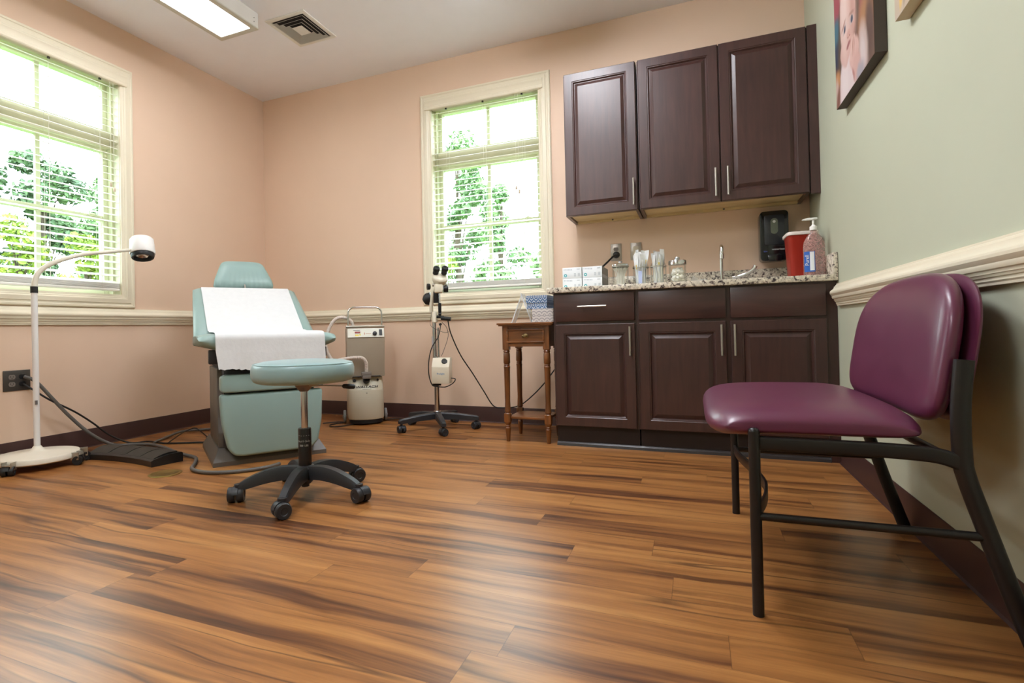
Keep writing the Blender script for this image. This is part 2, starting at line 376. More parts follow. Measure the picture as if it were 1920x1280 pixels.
# rubber cove base
BP = [(0, 0), (.012, 0), (.0065, .006), (.0045, .016), (.004, .108), (.002, .113), (0, .113)]
def along(prof, p0, p1, out):
    """profile (protrusion,z) swept from p0 to p1 (xy), out = outward normal"""
    m = MB(); a = []; c = []
    for d, z in prof:
        a.append(m.b.verts.new((p0[0]+out[0]*d, p0[1]+out[1]*d, z))); c.append(m.b.verts.new((p1[0]+out[0]*d, p1[1]+out[1]*d, z)))
    n = len(prof); fs = [m.b.faces.new((a[i], c[i], c[(i+1) % n], a[(i+1) % n])) for i in range(n)] + [m.b.faces.new(a), m.b.faces.new(c[::-1])]
    bmesh.ops.recalc_face_normals(m.b, faces=fs); return m
struct(along(BP, (0, YF), (0, 0), (1, 0)).build('baseboard_left', M_BASE, smooth=30))
struct(along(BP, (0, 0), (2.74, 0), (0, -1)).build('baseboard_back', M_BASE, smooth=30))
struct(along(BP, (W_, YF), (W_, -.616), (-1, 0)).build('baseboard_right', M_BASE, smooth=30))
RP = [(0, .760), (.012, .760), (.013, .766), (.016, .770), (.016, .777), (.020, .779), (.022, .785), (.024, .7855), (.024, .793), (.030, .795), (.033, .802), (.033, .807), (.036, .811),
      (.040, .818), (.0405, .825), (.038, .831), (.032, .836), (.026, .841), (.023, .847), (.0225, .852), (.018, .853), (.0165, .858), (.013, .860), (.0125, .866), (0, .866)]
struct(along(RP, (0, YF), (0, 0), (1, 0)).build('trim_1', M_TRIM, smooth=25))
struct(along(RP, (0, 0), (2.735, 0), (0, -1)).build('trim_2', M_TRIM, smooth=25))
struct(along(RP, (W_, YF), (W_, -.655), (-1, 0)).build('trim_3', M_TRIM, smooth=25))

# ------------------------------------------------------------------ windows (built in a local frame: x along wall, y out of the room, z up)
CASE = [(0, 0), (0, .012), (.006, .020), (.016, .021), (.020, .017), (.030, .016), (.034, .022), (.058, .025), (.066, .019), (.070, .019), (.076, .014), (.088, .012), (.088, 0)]
def window(name, M, x0, x1, z0, z1, oz):
    """outer casing x0..x1, z0..z1 ; M maps local to world"""
    root = empty_struct(name); root.matrix_world = M
    # picture-frame casing: profile run round the rectangle with mitred corners
    cw = .088; m = MB(); loops = []
    for d, t in CASE:
        loops.append([m.b.verts.new((x, -t, z)) for x, z in ((x0+d, z0+d), (x1-d, z0+d), (x1-d, z1-d), (x0+d, z1-d))])
    fs = []
    for i in range(len(loops)-1):
        for k in range(4): fs.append(m.b.faces.new((loops[i][k], loops[i][(k+1) % 4], loops[i+1][(k+1) % 4], loops[i+1][k])))
    bmesh.ops.recalc_face_normals(m.b, faces=fs)
    m.build('casing', M_TRIM, root, smooth=25)
    a0, a1, c0, c1 = x0+cw-.01, x1-cw+.01, z0+cw-.01, z1-cw+.01
    # jamb liner
    m = MB(); t = .012; m.box(a0, a0+t, 0, .165, c0, c1); m.box(a1-t, a1, 0, .165, c0, c1); m.box(a0+t, a1-t, 0, .165, c0, c0+t); m.box(a0+t, a1-t, 0, .165, c1-t, c1)
    m.box(a0+t, a0+t+.014, .055, .165, c0+t, c1-t); m.box(a1-t-.014, a1-t, .055, .165, c0+t, c1-t)
    m.build('jamb', M_VINYL, root, smooth=0)
    i0, i1, k0, k1 = a0+t+.014, a1-t-.014, c0+t, c1-t
    g0, g1 = i0+.030, i1-.030          # glass edges
    # sash frame: transom light above, double-hung below
    zt1, zt0, zb1, zb0, zm = z1-.125, z1-.415, z1-.565, z0+.135, (z0+z1)/2-.205
    m = MB()
    m.box(i0, g0, .095, .15, k0, k1, .003); m.box(g1, i1, .095, .15, k0, k1, .003)
    m.box(g0, g1, .095, .15, zt1, k1, .003); m.box(g0, g1, .095, .15, k0, zb0, .003)
    m.box(i0, i1, .07, .15, zb1+.022, zt0-.022, .004); m.box(g0, g1, .095, .15, zt0-.03, zt0, .003); m.box(g0, g1, .095, .15, zb1, zb1+.03, .003)
    m.box(i0, i1, .085, .15, zt0-.075, zt0-.055, .004)
    m.box(g0, g1, .102, .145, zm-.016, zm+.016, .003)
    m.build('sash', M_VINYL, root, smooth=30)
    xm = (x0+x1)/2
    MB().box(xm-.013, xm+.013, .112, .134, zt0, zt1, .002).box(xm-.013, xm+.013, .112, .134, zb0, zb1, .002).build('muntin', M_VINYL, root, smooth=30)
    MB().box(xm+.28, xm+.33, .088, .102, zm+.004, zm+.018, .003).box(xm+.295, xm+.315, .08, .1, zm+.01, zm+.02, .003).build('sash_lock', M_VINYL, root)
    MB().box(g0, g1, .1225, .1235, zt0, zt1).build('pane', M_GLASS, root, smooth=0)
    MB().box(g0, g1, .1225, .1235, zb0, zb1).build('pane', M_GLASS, root, smooth=0)
    return root
M_B = Matrix.Identity(4)
# left wall: local x -> world y, local y -> world -x
M_L = Matrix(((0, -1, 0, 0), (1, 0, 0, 0), (0, 0, 1, 0), (0, 0, 0, 1)))
window('window_2', M_B, 1.577, 2.599, .876, 2.492, 0)
window('window_1', M_L, -2.248, -1.226, .871, 2.475, 0)

M_SLAT = mat('blind_slat', (244, 243, 236), .45)
M_CORD = mat('blind_cord', (235, 232, 220), .7)
M_CLIP = mat('grey_clip', (90, 88, 84), .5)
def blind(M, label, x0, x1, z0, z1, wand):
    root = thing('window_blind', label, 'window blind'); root.matrix_world = M
    a, c = x0+.094, x1-.094; zt, zb = z1-.125, z0+.110
    # valance: moulded board that just covers the head rail
    pr = [(-.030, zt), (-.034, zt+.006), (-.034, zt+.02), (-.028, zt+.026), (-.030, zt+.05), (-.034, zt+.06), (-.034, zt+.068), (-.028, zt+.074), (-.02, zt+.076), (-.012, zt+.076), (-.012, zt)]
    MB().prism(pr, x0+.045, x1-.050, 'x').build('valance', M_TRIM, root, smooth=20)
    MB().box(a, c, -.002, .046, zt+.004, zt+.045, .002).build('head_rail', M_VINYL, root)
    n = int((zt-.01-(zb+.065))/.0445); m = MB(); tl = R(21.5); wd = .025
    for i in range(n+1):
        z = zt-.016-i*.0445
        cy0, dz = .026, 0
        prof = []
        for k in range(5):
            s = -1+k*.5; q = wd*s; cr_ = .0022*(1-s*s)
            prof.append((cy0+q*math.cos(tl)-cr_*math.sin(tl), z+q*math.sin(tl)+cr_*math.cos(tl)))
        back = [(p[0]+.0017*math.sin(tl), p[1]-.0017*math.cos(tl)) for p in prof[::-1]]
        m.prism(prof+back, a, c, 'x')
    m.build('slats', M_SLAT, root, smooth=25)
    m = MB()
    for i in range(7): m.box(a, c, .001, .051, zb+.022+i*.0045, zb+.0248+i*.0045)
    m.box(a, c, .001, .051, zb+.002, zb+.020, .004)
    m.build('bottom_rail', M_SLAT, root, smooth=30)
    m = MB()
    for fx in (.14, .5, .86):
        x = a+(c-a)*fx
        for y in (.001, .051): m.cyl((x, y, zb+.02), (x, y, zt), .0011, seg=5)
        m.cyl((x+.012, .026, zb+.02), (x+.012, .026, zt), .0009, seg=5)
    m.build('ladder_cord', M_CORD, root)
    for fx in (.14, .5, .86): x = a+(c-a)*fx; MB().box(x-.005, x+.008, -.004, .006, zt-.008, zt+.004, .001).build('cord_clip', M_CLIP, root)
    x = wand; m = MB(); m.cyl((x, -.012, zt), (x, -.012, zt-.66), .0012, seg=6); m.cyl((x+.022, -.012, zt), (x+.022, -.012, zt-.69), .0012, seg=6)
    m.build('pull_cord', M_CORD, root)
    m = MB()
    for q, l in ((0, .66), (.022, .69)): m.lathe([(.002, 0), (.006, -.004), (.008, -.022), (.005, -.028), (.001, -.03)], (x+q, -.012, zt-l), 10)
    m.build('cord_tassel', mat('tassel', (206, 190, 168), .5), root)
    return root
blind(M_B, 'white slatted blind hanging in the window behind the binocular microscope', 1.577, 2.599, .876, 2.492, 2.34)
blind(M_L, 'white slatted blind hanging in the left wall window behind the white exam lamp', -2.248, -1.226, .871, 2.475, -1.38)

# ------------------------------------------------------------------ ceiling
def troffer(name, x0, x1, y0, y1, label, power, group=None, wrap=False):
    r = thing(name, label, 'ceiling light', ((x0+x1)/2, (y0+y1)/2, H_), group=group)
    hw, hl = (x1-x0)/2, (y1-y0)/2; zb = -.098
    if wrap:  # form used only by the added fixtures out of view
        MB().box(-hw+.02, hw-.02, -hl, hl, -.03, 0).box(-hw, hw, -hl-.01, -hl, -.10, 0).box(-hw, hw, hl, hl+.01, -.10, 0).build('housing', mat('fixture_enamel', (214, 212, 206), .5), r, smooth=0)
        MB().prism([(-hw+.005, -.022), (-hw, -.07), (-hw+.05, -.095), (hw-.05, -.095), (hw, -.07), (hw-.005, -.022)], -hl+.001, hl-.001, 'y').build('diffuser', mat('added_wrap_glow', (255, 250, 242), .5, emit=power, emitc=(246, 249, 255)), r, smooth=0)
        return r
    m = MB(); m.box(-hw, hw, -hl, -hl+.02, zb, 0); m.box(-hw, hw, hl-.02, hl, zb, 0); m.box(-hw, -hw+.012, -hl+.02, hl-.02, zb, 0); m.box(hw-.012, hw, -hl+.02, hl-.02, zb, 0); m.box(-hw+.012, hw-.012, -hl+.02, hl-.02, -.012, 0)
    m.build('housing', mat('fixture_enamel', (214, 212, 206), .5), r, smooth=0)
    m = MB(); fw = .034
    m.box(-hw-.004, hw+.004, -hl-.004, -hl+fw, zb-.006, zb+.004, .002); m.box(-hw-.004, hw+.004, hl-fw, hl+.004, zb-.006, zb+.004, .002)
    m.box(-hw-.004, -hw+fw, -hl+fw, hl-fw, zb-.006, zb+.004, .002); m.box(hw-fw, hw+.004, -hl+fw, hl-fw, zb-.006, zb+.004, .002)
    m.build('frame', mat('fixture_frame', (196, 194, 182), .4), r)
    lens = MB().box(-hw+fw, hw-fw, -hl+fw, hl-fw, zb+.002, zb+.006).build('diffuser', mat('diffuser_glow', (255, 250, 242), .5, emit=power, emitc=(248, 250, 255)), r, smooth=0)
    m = MB()
    for dz in (.03, .055): m.cyl((hw, hl-.035, zb+dz), (hw+.002, hl-.035, zb+dz), .003, seg=8)
    m.build('screw', M_CLIP, r)
    return r
troffer('ceiling_light', .632, .948, -2.26, -1.04, 'white rectangular fluorescent ceiling light near the square air vent', 9.0)
troffer('ceiling_light', 2.60, 2.92, -1.95, -.73, 'added unseen wraparound ceiling light with glowing sides, brightening the ceiling and wall at the right', 17.0, wrap=True)  # added lamp out of view, brightens ceiling and wall at the right
troffer('ceiling_light', 1.95, 2.27, -4.35, -3.13, 'added unseen wraparound ceiling light at the near end, brightening the wall under the cabinets', 16.0, wrap=True)  # added lamp out of view, lights the wall below the upper cabinets
vt = thing('ceiling_vent', 'square white louvred air vent in the ceiling beside the light', 'air vent', (1.087, -.785, H_))
hx, hy = .158, .176
M_VENT = mat('vent_enamel', (222, 221, 214), .5)
m = MB(); s = .03
m.box(-hx, hx, -hy, -hy+s, -.008, 0, .002); m.box(-hx, hx, hy-s, hy, -.008, 0, .002); m.box(-hx, -hx+s, -hy+s, hy-s, -.008, 0, .002); m.box(hx-s, hx, -hy+s, hy-s, -.008, 0, .002)
m.build('frame', M_VENT, vt)
MB().box(-hx+s, hx-s, -hy+s, hy-s, -.0015, 0).build('duct_shade_plate', mat('duct_shade', (46, 44, 46), .8), vt, smooth=0)  # flat dark plate, paints the shade seen between the louvres
m = MB()
for i in range(4):
    ax, ay = hx-s-.004-i*.028, hy-s-.004-i*.031; t = .0185
    if i == 3: m.box(-ax, ax, -ay, ay, -.014, -.012); break
    # pyramidal louvre ring: outer edge low, inner edge high
    o = [m.b.verts.new((x, y, -.014)) for x, y in ((-ax, -ay), (ax, -ay), (ax, ay), (-ax, ay))]
    q = [m.b.verts.new((x, y, -.003)) for x, y in ((-ax+t, -ay+t), (ax-t, -ay+t), (ax-t, ay-t), (-ax+t, ay-t))]
    fs = [m.b.faces.new((o[k], o[(k+1) % 4], q[(k+1) % 4], q[k])) for k in range(4)]
    bmesh.ops.solidify(m.b, geom=fs, thickness=.0015)
m.build('louvres', M_VENT, vt, smooth=0)

# ------------------------------------------------------------------ cabinets
WD = dict(dark=(44, 24, 22), light=(86, 54, 48))
M_ESP = wood_mat('espresso_wood', (46, 26, 24), (76, 47, 42), 2, 1.0, .38, .25, .7)
M_ESPH = wood_mat('espresso_wood_level', (46, 26, 24), (76, 47, 42), 0, 1.0, .38, .25, .7)
M_TOE = mat('toe_kick', (36, 24, 22), .5, var=.1)
M_BIRCH = wood_mat('birch_underside', (196, 170, 120), (222, 200, 152), 0, .8, .5, 0)
M_GRAN = granite_mat()
M_GAP = mat('cabinet_shadow_gap', (26, 18, 18), .7)
def panel_door(parent, x0, x1, z0, z1, y, name='door'):
    """raised panel door, front face at y (towards -y)"""
    m = MB(); t = .019
    rings = [(0, .0), (0, -t+.003), (.003, -t), (.050, -t), (.053, -t+.003), (.057, -t+.0025), (.060, -t+.006), (.064, -t+.0115), (.067, -t+.0115), (.084, -t+.003), (.086, -t+.0012)]
    loops = []
    for d, yy in rings:
        loops.append([m.b.verts.new((x, y+t+yy, z)) for x, z in ((x0+d, z0+d), (x1-d, z0+d), (x1-d, z1-d), (x0+d, z1-d))])
    fs = []
    for i in range(len(loops)-1):
        for k in range(4): fs.append(m.b.faces.new((loops[i][k], loops[i][(k+1) % 4], loops[i+1][(k+1) % 4], loops[i+1][k])))
    fs.append(m.b.faces.new(loops[-1])); fs.append(m.b.faces.new(loops[0][::-1])); bmesh.ops.recalc_face_normals(m.b, faces=fs)
    return m.build(name, M_ESP, parent, smooth=22)
def bar_handle(parent, p, axis, L=.160, name='handle'):
    m = MB(); x, y, z = p
    d = Vector((1, 0, 0)) if axis == 'x' else Vector((0, 0, 1)); c = Vector(p)
    m.cyl(c-d*L/2, c+d*L/2, .0055, seg=12)
    for s in (-1, 1): q = c+d*s*(L/2-.03); m.cyl(q, q+Vector((0, .026, 0)), .0045, seg=10)
    return m.build(name, M_STEEL, parent)
# lower units
YB = -.611
def base_unit(name, label, x0, x1, fronts, group=None):
    r = thing(name, label, 'cabinet', (0, 0, 0), group=group)
    MB().box(x0, x1, YB, -.002, .114, .882).build('body', M_ESP, r, smooth=0)
    MB().box(x0+.006, x1, YB+.016, -.014, 0, .114).build('toe_kick', M_TOE, r, smooth=0)
    for f in fronts:
        if f[0] == 'drawer':
            d = MB().box(f[1], f[2], YB-.019, YB, .716, .872, .003, 2).build('drawer' if f[3] else 'false_drawer_front', M_ESPH, r, smooth=30)
            if f[3]: bar_handle(d, ((f[1]+f[2])/2-.006, YB-.045, .799), 'x')
        else:
            d = panel_door(r, f[1], f[2], .118, .700, YB-.019)
            bar_handle(d, (f[3], YB-.045, .602), 'z')
    return r
base_unit('base_cabinet', 'narrow dark wood lower cabinet with one drawer and one door beside the small side table', 2.737, 3.203, [('drawer', 2.749, 3.192, True), ('door', 2.749, 3.192, 3.167)])
b2 = base_unit('base_cabinet', 'wide dark wood lower cabinet with two doors below the sink faucet', 3.204, 4.095, [('drawer', 3.213, 3.645, False), ('drawer', 3.667, 4.086, False), ('door', 3.213, 3.645, 3.622), ('door', 3.667, 4.086, 3.683)])
MB().box(4.0955, 4.135, YB+.002, YB+.02, .0, .882).build('filler_strip', M_ESP, b2, smooth=0)
struct(MB().prism([(YB-.004, 0), (YB+.0165, 0), (YB+.0165, .022), (YB+.008, .022), (YB, .014)], 2.742, 4.094, 'x').build('trim_4', mat('vinyl_strip', (52, 46, 46), .3), smooth=25))
# worktop with backsplash and side splash
ct = thing('countertop', 'speckled granite worktop with low backsplash on the lower cabinets', 'countertop')
MB().box(2.708, 4.134, -.650, -.002, .883, .914, .003).build('slab', M_GRAN, ct)
MB().box(2.712, 4.134, -.022, -.002, .9145, 1.013, .002).build('backsplash', M_GRAN, ct)
MB().box(4.114, 4.134, -.648, -.023, .9145, 1.018, .002).build('side_splash', M_GRAN, ct)
# upper units
def wall_unit(name, label, x0, x1, doors):
    r = thing(name, label, 'cabinet'); z0, z1, yb = 1.386, 2.284, -.305; t = .018; z2 = z0+.020
    m = MB(); m.box(x0, x1, yb, -.002, z2, z1)
    m.box(x0, x0+t, yb, -.002, z0, z2); m.box(x1-t, x1, yb, -.002, z0, z2); m.box(x0+t, x1-t, yb, yb+.02, z0, z2)
    m.build('body', M_ESP, r, smooth=0)
    m = MB(); m.box(x0+t, x1-t, yb+.02, -.003, z2-.005, z2-.0008); m.box(x0+t, x1-t, -.03, -.003, z0, z2-.005)
    m.build('underside_panel', M_BIRCH, r, smooth=0)
    m = MB(); m.lathe([(.006, 0), (.005, -.003), (.001, -.004)], ((x0+x1)/2+.03, -.031, z0+.008), 8, (0, -1, 0))
    m.build('screw', M_CLIP, r)
    for a, c, h in doors:
        d = panel_door(r, a, c, z0, z1, yb-.019); bar_handle(d, (h, yb-.045, 1.492), 'z')
    return r
wall_unit('wall_cabinet', 'single door dark wood upper cabinet next to the window', 2.758, 3.200, [(2.764, 3.196, 3.176)])
u2 = wall_unit('wall_cabinet', 'double door dark wood upper cabinet above the sink', 3.206, 4.090, [(3.213, 3.650, 3.625), (3.656, 4.084, 3.688)])
MB().box(4.0905, 4.135, -.318, -.299, 1.378, 2.288).build('filler_strip', M_ESP, u2, smooth=0)

# ------------------------------------------------------------------ wall plates and soap dispenser
M_PLATE = mat('steel_plate', (168, 160, 150), .35, .8)
def outlet_plate(root, hw, hh):
    MB().box(-hw, hw, -.006, -.0005, -hh, hh, .002).build('cover_plate', M_PLATE, root)
def receptacle(root, x, z, mt):
    m = MB(); m.prism([(x+.0165*math.cos(a), z+max(-.0125, min(.0125, .0165*math.sin(a)))) for a in [2*PI*k/24 for k in range(24)]], -.0075, -.006, 'y')
    return m.build('receptacle', mt, root)
def slots(root, x, z):
    m = MB(); m.box(x-.0075, x-.0055, -.0080, -.0074, z-.002, z+.007); m.box(x+.0055, x+.0075, -.0080, -.0074, z-.002, z+.006); m.cyl((x, -.0074, z-.007), (x, -.008, z-.007), .0024, seg=8)
    m.build('slots', M_BLACK, root, smooth=0)
M_REC = mat('grey_receptacle', (120, 112, 104), .5)
o1 = thing('wall_outlet', 'steel wall outlet plate with a black plug above the jar of swabs', 'outlet', (3.023, 0, 1.178)); outlet_plate(o1, .035, .057)
for z in (.02, -.02): rr = receptacle(o1, 0, z, M_REC); slots(rr, 0, z)
o2 = thing('switch_plate', 'steel wall plate behind the jar of wrapped syringes', 'switch plate', (3.150, 0, 1.176)); outlet_plate(o2, .035, .057)
MB().box(-.0165, .0165, -.009, -.006, -.033, .033, .001).build('receptacle', mat('ivory_insert', (206, 196, 176), .5), o2)
for z in (.048, -.048): MB().lathe([(.004, 0), (.0035, -.002), (.001, -.0025)], (0, -.006, z), 8, (0, 1, 0)).build('screw', M_STEEL, o2)
# quad plate on the left wall
o3 = thing('wall_outlet', 'dark four socket outlet plate low on the wall behind the lamp pole', 'outlet', (0, -1.918, .451), 90)
MB().box(-.066, .066, -.006, -.0005, -.057, .057, .002).build('cover_plate', mat('dark_plate', (88, 84, 80), .35, .6), o3)
for x in (-.025, .025):
    for z in (.02, -.02): rr = receptacle(o3, x, z, M_REC if x < 0 else M_BLACK); slots(rr, x, z)
# plug and loose lead at the counter outlet
pk = thing('power_plug', 'black plug with short lead hanging from the outlet above the counter', 'plug', (3.026, -.009, 1.158))
MB().lathe([(.012, 0), (.021, -.004), (.023, -.016), (.017, -.028), (.005, -.032)], (0, 0, 0), 16, (0, 1, 0)).build('plug_body', M_BLACK, pk)
MB().sweep(cr([(0, -.024, 0), (-.02, -.045, -.016), (-.05, -.08, -.052), (-.078, -.1, -.082)], 6), .0065, 8).build('lead', M_CABLE, pk)
# soap dispenser
sd = thing('soap_dispenser', 'black soap dispenser mounted on the wall right of the faucet', 'soap dispenser', (3.938, 0, 1.196))
M_SD = mat('glossy_black_plastic', (22, 23, 26), .16, coat=.3)
m = MB(); m.prism(rrect(.074, .146, .022, 5), -.104, -.001, 'y', .012, 3); m.build('housing', M_SD, sd)
m = MB(); m.prism(rrect(.052, .088, .012, 4), -.1075, -.103, 'y', .002, 2, Matrix.Translation((0, 0, .034))); m.build('front_cover', mat('satin_black_plastic', (40, 43, 50), .25), sd)
MB().prism([(.019*math.cos(a), .062+.027*(1 if math.sin(a) > 0 else -1)+.019*math.sin(a)-.006) for a in [2*PI*(k+.5)/28 for k in range(28)]], -.109, -.1076, 'y').build('sight_window', mat('sight_window', (96, 104, 92), .12), sd)
m = MB(); m.prism([(-.034, -.150), (.034, -.150), (.040, -.118), (.026, -.108), (-.026, -.108), (-.040, -.118)], -.112, -.06, 'y', .004, 2); m.build('nozzle', M_SD, sd)
M_PALE = mat('pale_print', (190, 194, 192), .5)
txt('waterless', 'lettering', .017, M_PALE, sd, (.018, -.1055, -.080), FACE_NY)
txt('=\u2022', 'lettering', .022, mat('blue_print', (96, 110, 190), .4), sd, (-.048, -.1052, -.092), FACE_NY)
MB().lathe([(.008, 0), (.008, .0006)], (0, -.109, .082), 12, (0, -1, 0)).build('badge', M_PALE, sd)

# ------------------------------------------------------------------ things on the worktop
ZC = .9142
M_BOX = mat('glove_box_card', (226, 230, 234), .55, var=.02)
M_BOXS = mat('glove_box_side', (140, 144, 142), .55)
M_TEAL = mat('teal_print', (70, 170, 178), .5)
M_GREYP = mat('grey_print', (176, 184, 192), .5)
def glove_box(label, x, z, teal):
    r = thing('glove_box', label, 'box', (x, -.31, z), group='glove boxes stacked on the counter')
    MB().box(-.0585, .0585, -.12, .12, 0, .0665, .0015).build('carton', M_BOX, r)
    m = MB()
    for i in range(6): m.box(-.050+i*.009, -.045+i*.009, -.1206, -.1200, .052-.0006*i, .058-.0002*i)
    m.build('brand_line', M_GREYP, r, smooth=0)
    MB().box(.030, .048, -.1206, -.1200, .053, .057).build('size_mark', M_GREYP, r, smooth=0)
    for x in (.012, .036):
        m = MB()
        for i in range(5): m.box(x, x+.012, -.1206, -.1200, .012+i*.004, .0142+i*.004)
        m.build('spec_table', M_GREYP, r, smooth=0)
    MB().lathe([(.0095, 0), (.0095, .0006)], (-.040, -.12, .019), 18, (0, -1, 0)).build('round_logo', M_TEAL, r)
    MB().lathe([(.0042, 0), (.0042, .001)], (-.040, -.12, .019), 12, (0, -1, 0)).build('logo_centre', M_BOX, r)
    m = MB(); m.box(.0585, .0590, -.119, .119, .001, .0655); m.build('side_sheet', M_BOXS, r, smooth=0)  # darker grey sheet over the whole right side of the carton
    m = MB(); m.box(.0585, .0594, -.119, .10, .002, .02); m.build('side_band', M_TEAL if teal else M_GREYP, r, smooth=0)
xa, xb = 2.812, 2.9335
glove_box('glove box at the bottom left of the four stacked by the window', xa, ZC, False)
glove_box('glove box at the bottom right of the four, with teal band showing', xb, ZC, True)
glove_box('glove box at the top left of the four stacked by the window', xa, ZC+.0672, False)
glove_box('glove box at the top right of the four stacked by the window', xb, ZC+.0672, False)

M_JAR = glass('jar_glass', (254, 255, 254), .5)
M_SWAB = mat('swab_wood', (240, 238, 230), .7)
M_COTTON = mat('cotton', (240, 238, 228), .9, bump=.4, bscale=80)
M_FILM = glass('clear_wrapper', (244, 246, 244), .8)
def jar(name, label, x, y, r0, h):
    r = thing(name, label, 'jar', (x, y, ZC), group='glass jars on the counter')
    pr = [(.001, .002), (r0*.9, .001), (r0, .006), (r0, h*.86), (r0*.93, h*.93), (r0*.93, h)]
    MB().lathe(pr, seg=32, close=False).build('glass_body', M_JAR, r)
    return r
def lid(r, r0, h, rot=0, off=(0, 0)):
    MB().lathe([(r0*.97, h-.012), (r0, h-.011), (r0, h+.008), (r0*.96, h+.012), (r0*.6, h+.014), (.012, h+.015), (.013, h+.020), (.015, h+.026), (.012, h+.032), (.001, h+.033)], (off[0], off[1], 0), 32).build('lid', M_CHROME, r)
def sticks(name, label, x, y, z, n, rad, L, tilt, mtl, tip=None, group=None):
    r = thing(name, label, 'supplies', (x, y, z), group=group); m = MB(); q = MB(); rnd = random.Random(3)
    for i in range(n):
        a = rnd.random()*2*PI; d = rad*math.sqrt(rnd.random())*.55; a2 = rnd.random()*2*PI
        p0 = Vector((d*math.cos(a), d*math.sin(a), 0)); lim = rad*.9; p1 = Vector((lim*rnd.random()*math.cos(a2), lim*rnd.random()*math.sin(a2), L*(.92+.08*rnd.random())))
        m.cyl(p0, p1, .0014, seg=5)
        if tip: q.lathe([(.001, -.016), (.0032, -.010), (.0034, -.003), (.001, 0)], p1, 7, (p1-p0))
    m.build('sticks', mtl, r)
    if tip: q.build('cotton_tips', tip, r)
    return r
jr = jar('glass_jar', 'glass jar of cotton swabs beside the glove boxes', 3.098, -.42, .046, .132)
m = MB(); m.lathe([(.046, .118), (.048, .119), (.048, .124), (.045, .126), (.045, .119)], seg=32, close=False); m.build('wire_rim', M_STEEL, jr)
MB().lathe([(.042, .125), (.049, .127), (.049, .134), (.042, .138), (.012, .140), (.010, .146), (.013, .153), (.001, .156)], seg=32).build('lid', M_CHROME, jr)
sticks('cotton_swabs', 'bundle of long cotton swabs standing inside the first jar', 3.098, -.42, ZC+.012, 130, .046, .106, 1, M_SWAB, M_COTTON)
def packets(label, x, y, n, h, spread, cols, seed, w=.010):
    r = thing('wrapped_packets', label, 'supplies', (x, y, ZC+.011)); rnd = random.Random(seed); m = MB(); q = MB(); y_ = MB()
    for i in range(n):
        a = 2*PI*i/n+rnd.random()*.5; d = .022*(.4+.6*rnd.random()); hh = h*(.82+.18*rnd.random()); tw = rnd.uniform(-.6, .6)
        c0 = Vector((d*math.cos(a), d*math.sin(a), 0)); c1 = Vector((d*math.cos(a)*spread, d*math.sin(a)*spread, hh))
        def fn(u, v, c0=c0, c1=c1, a=a, tw=tw):
            p = c0.lerp(c1, v); ang = a+PI/2+tw*v; wob = .003*math.sin(9*v+i); ww = w*(1 if v > .05 else .7)
            return p+Vector((math.cos(ang), math.sin(ang), 0))*(u-.5)*2*ww+Vector((math.cos(a), math.sin(a), 0))*wob
        m.grid(fn, 3, 14, .0006)
        # inner item
        q.cyl(c0.lerp(c1, .08)+Vector((0, 0, 0)), c0.lerp(c1, .82), .0042, seg=8)
        if i % 3 == 0: p = c0.lerp(c1, .45+.2*rnd.random()); y_.cyl(p, p+(c1-c0).normalized()*.025, .0052, seg=8)
    m.build('wrapper', mat('film_'+str(seed), (244, 246, 246), .25, alpha=.72), r); q.build('contents', mat('packet_core_'+str(seed), cols[0], .5), r); y_.build('cap', mat('packet_cap_'+str(seed), cols[1], .5), r)
    return r
j2 = jar('glass_jar', 'open glass jar holding wrapped syringes below the steel switch plate', 3.213, -.42, .044, .132)
MB().lathe([(.0445, .105), (.046, .106), (.046, .110), (.0445, .111)], seg=32, close=False).build('wire_rim', M_STEEL, j2)
packets('wrapped white syringes with yellow and blue caps standing in the second jar', 3.213, -.42, 16, .205, 1.9, [(236, 238, 240), (222, 190, 70)], 5, .017)
m = MB(); m.box(-.010, .010, -.0452, -.0446, .012, .085); 
m.build('blue_strip', mat('blue_strip', (178, 190, 226), .5), j2, smooth=0)
j3 = jar('glass_jar', 'open glass jar of clear wrapped supplies left of the cotton ball jar', 3.310, -.42, .044, .132)
MB().lathe([(.0445, .105), (.046, .106), (.046, .110), (.0445, .111)], seg=32, close=False).build('wire_rim', M_STEEL, j3)
packets('clear wrapped supplies with yellow ends standing in the third jar', 3.310, -.42, 15, .198, 1.5, [(222, 220, 206), (206, 186, 94)], 9, .015)
j4 = jar('glass_jar', 'glass jar of cotton balls with a chrome lid left of the faucet', 3.412, -.42, .046, .124)
lid(j4, .049, .124)
cb = thing('cotton_balls', 'white cotton balls filling the lidded jar', 'cotton balls', (3.412, -.42, ZC+.011)); cb['kind'] = 'stuff'
m = MB(); rnd = random.Random(4)
for i in range(58):
    a = rnd.random()*2*PI; d = .030*math.sqrt(rnd.random()); z = .012+rnd.random()*.062; rr = .011*(.8+.4*rnd.random())
    vs = bmesh.ops.create_icosphere(m.b, subdivisions=2, radius=rr)['verts']
    for v in vs: v.co = Vector((d*math.cos(a), d*math.sin(a), z))+v.co*(1+.25*noise.noise(v.co*140+Vector((i, 0, 0))))
cbm = m.build('cotton', M_COTTON, cb)
